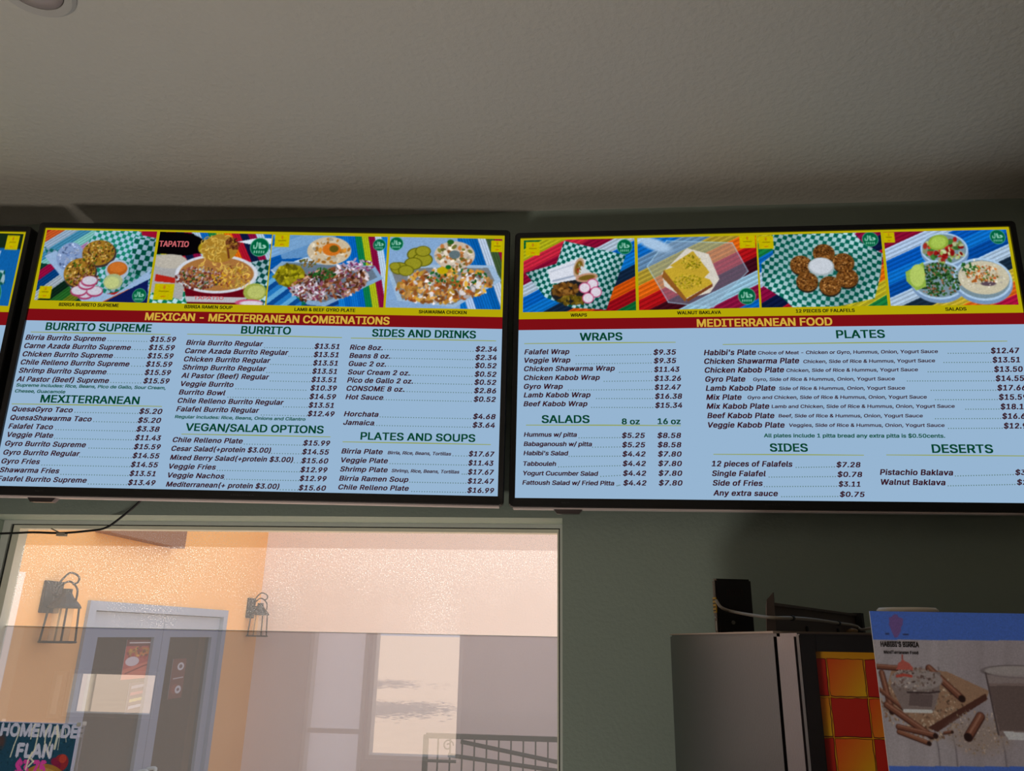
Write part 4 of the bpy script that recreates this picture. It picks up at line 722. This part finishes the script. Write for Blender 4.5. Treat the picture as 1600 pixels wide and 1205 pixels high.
D=Art(60,120,(120,70,62)); D.ell(.62,.2,.24,.1,(215,212,215)); D.ell(.62,.2,.12,.05,(120,90,90)); D.ell(.4,.75,.25,.12,(150,80,70)); D.line([(.2,.5),(.9,.48)],.03,(190,180,182)); D.ell(.65,.78,.22,.1,(215,212,215)); D.ell(.65,.78,.1,.04,(130,90,90))
decal('number_sticker','brown sticker with pale round numerals on the right door glass',271,1030,283,1090,D,'sign')
# chairs inside
M_ch=mat('dark_blue_chair',(38,38,48),.6)
def chair(x,y,rz,label):
    t=thing('dining_chair',label,'chair',(x,y,ZG),(0,0,rz),'dark chairs behind the glass doors')
    MB().box(-.2,.2,-.2,.2,.44,.49).build('seat',M_ch,t,.012); 
    MB().box(-.2,.2,.18,.22,.6,.95).build('backrest',M_ch,t,.015)
    for sx in (-.17,.17):
        for sy in (-.17,.19): MB().tube([(sx,sy,0),(sx,sy,.45 if sy<0 else .62)],.014,8).build('leg',M_iron,t)
    return t
chair(-3.75,4.95,.5,'dark chair behind the left glass door'); chair(-4.0,5.95,-.3,'dark chair behind the right glass door')
# lanterns
def lantern(y,label,zb=-.088):
    t=thing('wall_lantern',label,'lantern',(XO,y,zb),(0,0,0),'iron wall lanterns on the orange building')
    MB().box(0,.02,-.075,.075,.155,.325).build('backplate',M_iron,t,.003)
    cx=.095
    MB().tube(spline([(.02,0,.29),(.06,0,.345),(cx,0,.372),(cx+.05,0,.352),(cx+.052,0,.322),(cx+.025,0,.31)],5),.0055,8).build('scroll_arm',M_iron,t,smooth=True)
    MB().tube(spline([(cx-.06,0,.225),(cx-.055,0,.285),(cx,0,.325),(cx+.055,0,.285),(cx+.06,0,.225)],5),.0055,8).build('hoop',M_iron,t,smooth=True)
    MB().box(.015,cx,-.008,.008,.245,.258).build('cross_arm',M_iron,t)
    MB().lathe([(.026,.285),(.026,.262),(.040,.240),(.074,.205),(.084,.190),(.084,.182),(.06,.182)],(cx,0,0),20).build('hood',M_iron,t)
    for k in range(4):
        a=math.pi/4+k*math.pi/2; MB().tube([(cx+.074*math.cos(a),.074*math.sin(a),.186),(cx+.086*math.cos(a),.086*math.sin(a),.006)],.0055,6).build('cage_bar',M_iron,t)
    m=MB(); n=24; 
    pts=[(cx+.088*math.cos(2*math.pi*k/n),.088*math.sin(2*math.pi*k/n),.006) for k in range(n+1)]; m.tube(pts,.006,6,False); m.box(cx-.086,cx+.086,-.006,.006,.0,.010); m.build('bottom_ring',M_iron,t)
    MB().lathe([(.052,.012),(.050,.18)],(cx,0,0),20).build('glass_cylinder',M_lg,t,smooth=True); return t
M_lg=bpy.data.materials.new('lantern_glass'); M_lg.use_nodes=True; _b=M_lg.node_tree.nodes['Principled BSDF']; _b.inputs['Base Color'].default_value=rgba((230,200,160)); _b.inputs['Roughness'].default_value=.1; _b.inputs['Alpha'].default_value=.25
lantern(4.11,'larger looking iron wall lantern left of the grey double doors'); lantern(6.80,'smaller looking iron wall lantern right of the grey double doors',-.055)
# pink wall
pk=thing('pink_building','pale pink stucco building wall beyond the window, right part','building',(XO,YP,ZG))
off(MB().box(XO,9,YP,YP+.2,ZG,1.35),OO).build('stucco_wall',M_pink,pk)
# railing
yr=6.6
rl=thing('iron_railing','black iron stair railing with scroll panel at the bottom of the window','railing',(0,yr,ZG)); RO=(0,yr,ZG)
def rp(u,v): p=hy(u,v,yr); return (p.x,yr,p.z)
xa=rp(666,1150)[0]; zt4=rp(666,1148)[2]; xb=1.6
off(MB().box(xa,xb,yr-.02,yr+.02,zt4-.025,zt4+.012),RO).build('top_rail',M_iron,rl)
def slope(u0,v0,u1,v1,nm):
    p=Vector(rp(u0,v0)); q_=Vector(rp(u1,v1)); dd=(q_-p); q_=p+dd*2.2; off(MB().tube([tuple(p),tuple(q_)],.016,4),RO).build(nm,M_iron,rl)
slope(720,1159,870,1191,'sloping_rail'); slope(700,1180,858,1203,'sloping_rail')
off(MB().box(xa-.02,xa+.02,yr-.02,yr+.02,ZG,zt4),RO).build('post',M_iron,rl)
x=xa+.1; k=0
while x<xb:
    off(MB().box(x-.006,x+.006,yr-.006,yr+.006,ZG+.1,zt4-.02),RO).build('baluster',M_iron,rl); x+=.098; k+=1
m=MB(); c0=Vector(rp(698,1165)); pts=[]
for k in range(22):
    a=k*.42; r=.045*(1-k/26); pts.append((c0.x+r*math.cos(a)+.01,yr,c0.z+r*math.sin(a)))
off(m.tube(pts,.006,6),RO).build('scroll',M_iron,rl)
off(MB().box(xa,xa+.25,yr-.01,yr+.01,zt4-.20,zt4-.18),RO).build('panel_rail',M_iron,rl)
# street side behind the camera (seen only as reflections): pole and tree
M_bark=mat('bark',(95,78,60),.9,bump=.5); M_leaf=mat('leaf_green',(70,100,45),.7)
tag(off(MB().lathe([(.06,0),(.05,5.5)],n=14),(0,0,0)).build('street_pole',mat('pale_pole',(200,190,170),.7)),'pale street pole reflected in the lower window glass','pole').location=(-6.9,-7.0,ZF-.1)
for tx,ty,ts,lab in ((-5.2,-12.0,1.0,'nearer leafy street tree behind the camera, shading the pavement'),(-9.5,-19.0,1.5,'farther leafy street tree behind the camera, shading the pavement')):
    t=thing('street_tree',lab,'tree',(tx,ty,ZF-.1))
    MB().tube([(0,0,0),(.05,.02,1.6*ts),(.0,.1,3.2*ts),(.1,0,4.2*ts)],[.14,.11,.08,.03],10).build('trunk',M_bark,t)
    b=MB()
    for _ in range(2600):
        c=Vector((random.gauss(0,1),random.gauss(0,1),random.gauss(0,.6)))*.85*ts; c.z+=4.2*ts; n1=Vector((random.uniform(-1,1),random.uniform(-1,1),random.uniform(-1,1))).normalized()*.11*ts; n2=n1.cross(Vector((random.uniform(-1,1),random.uniform(-1,1),random.uniform(-1,1)))).normalized()*.06*ts
        b.add([c-n1,c-n2,c+n1,c+n2],[(0,1,2,3)])
    b.build('foliage',M_leaf,t)['kind']='stuff'
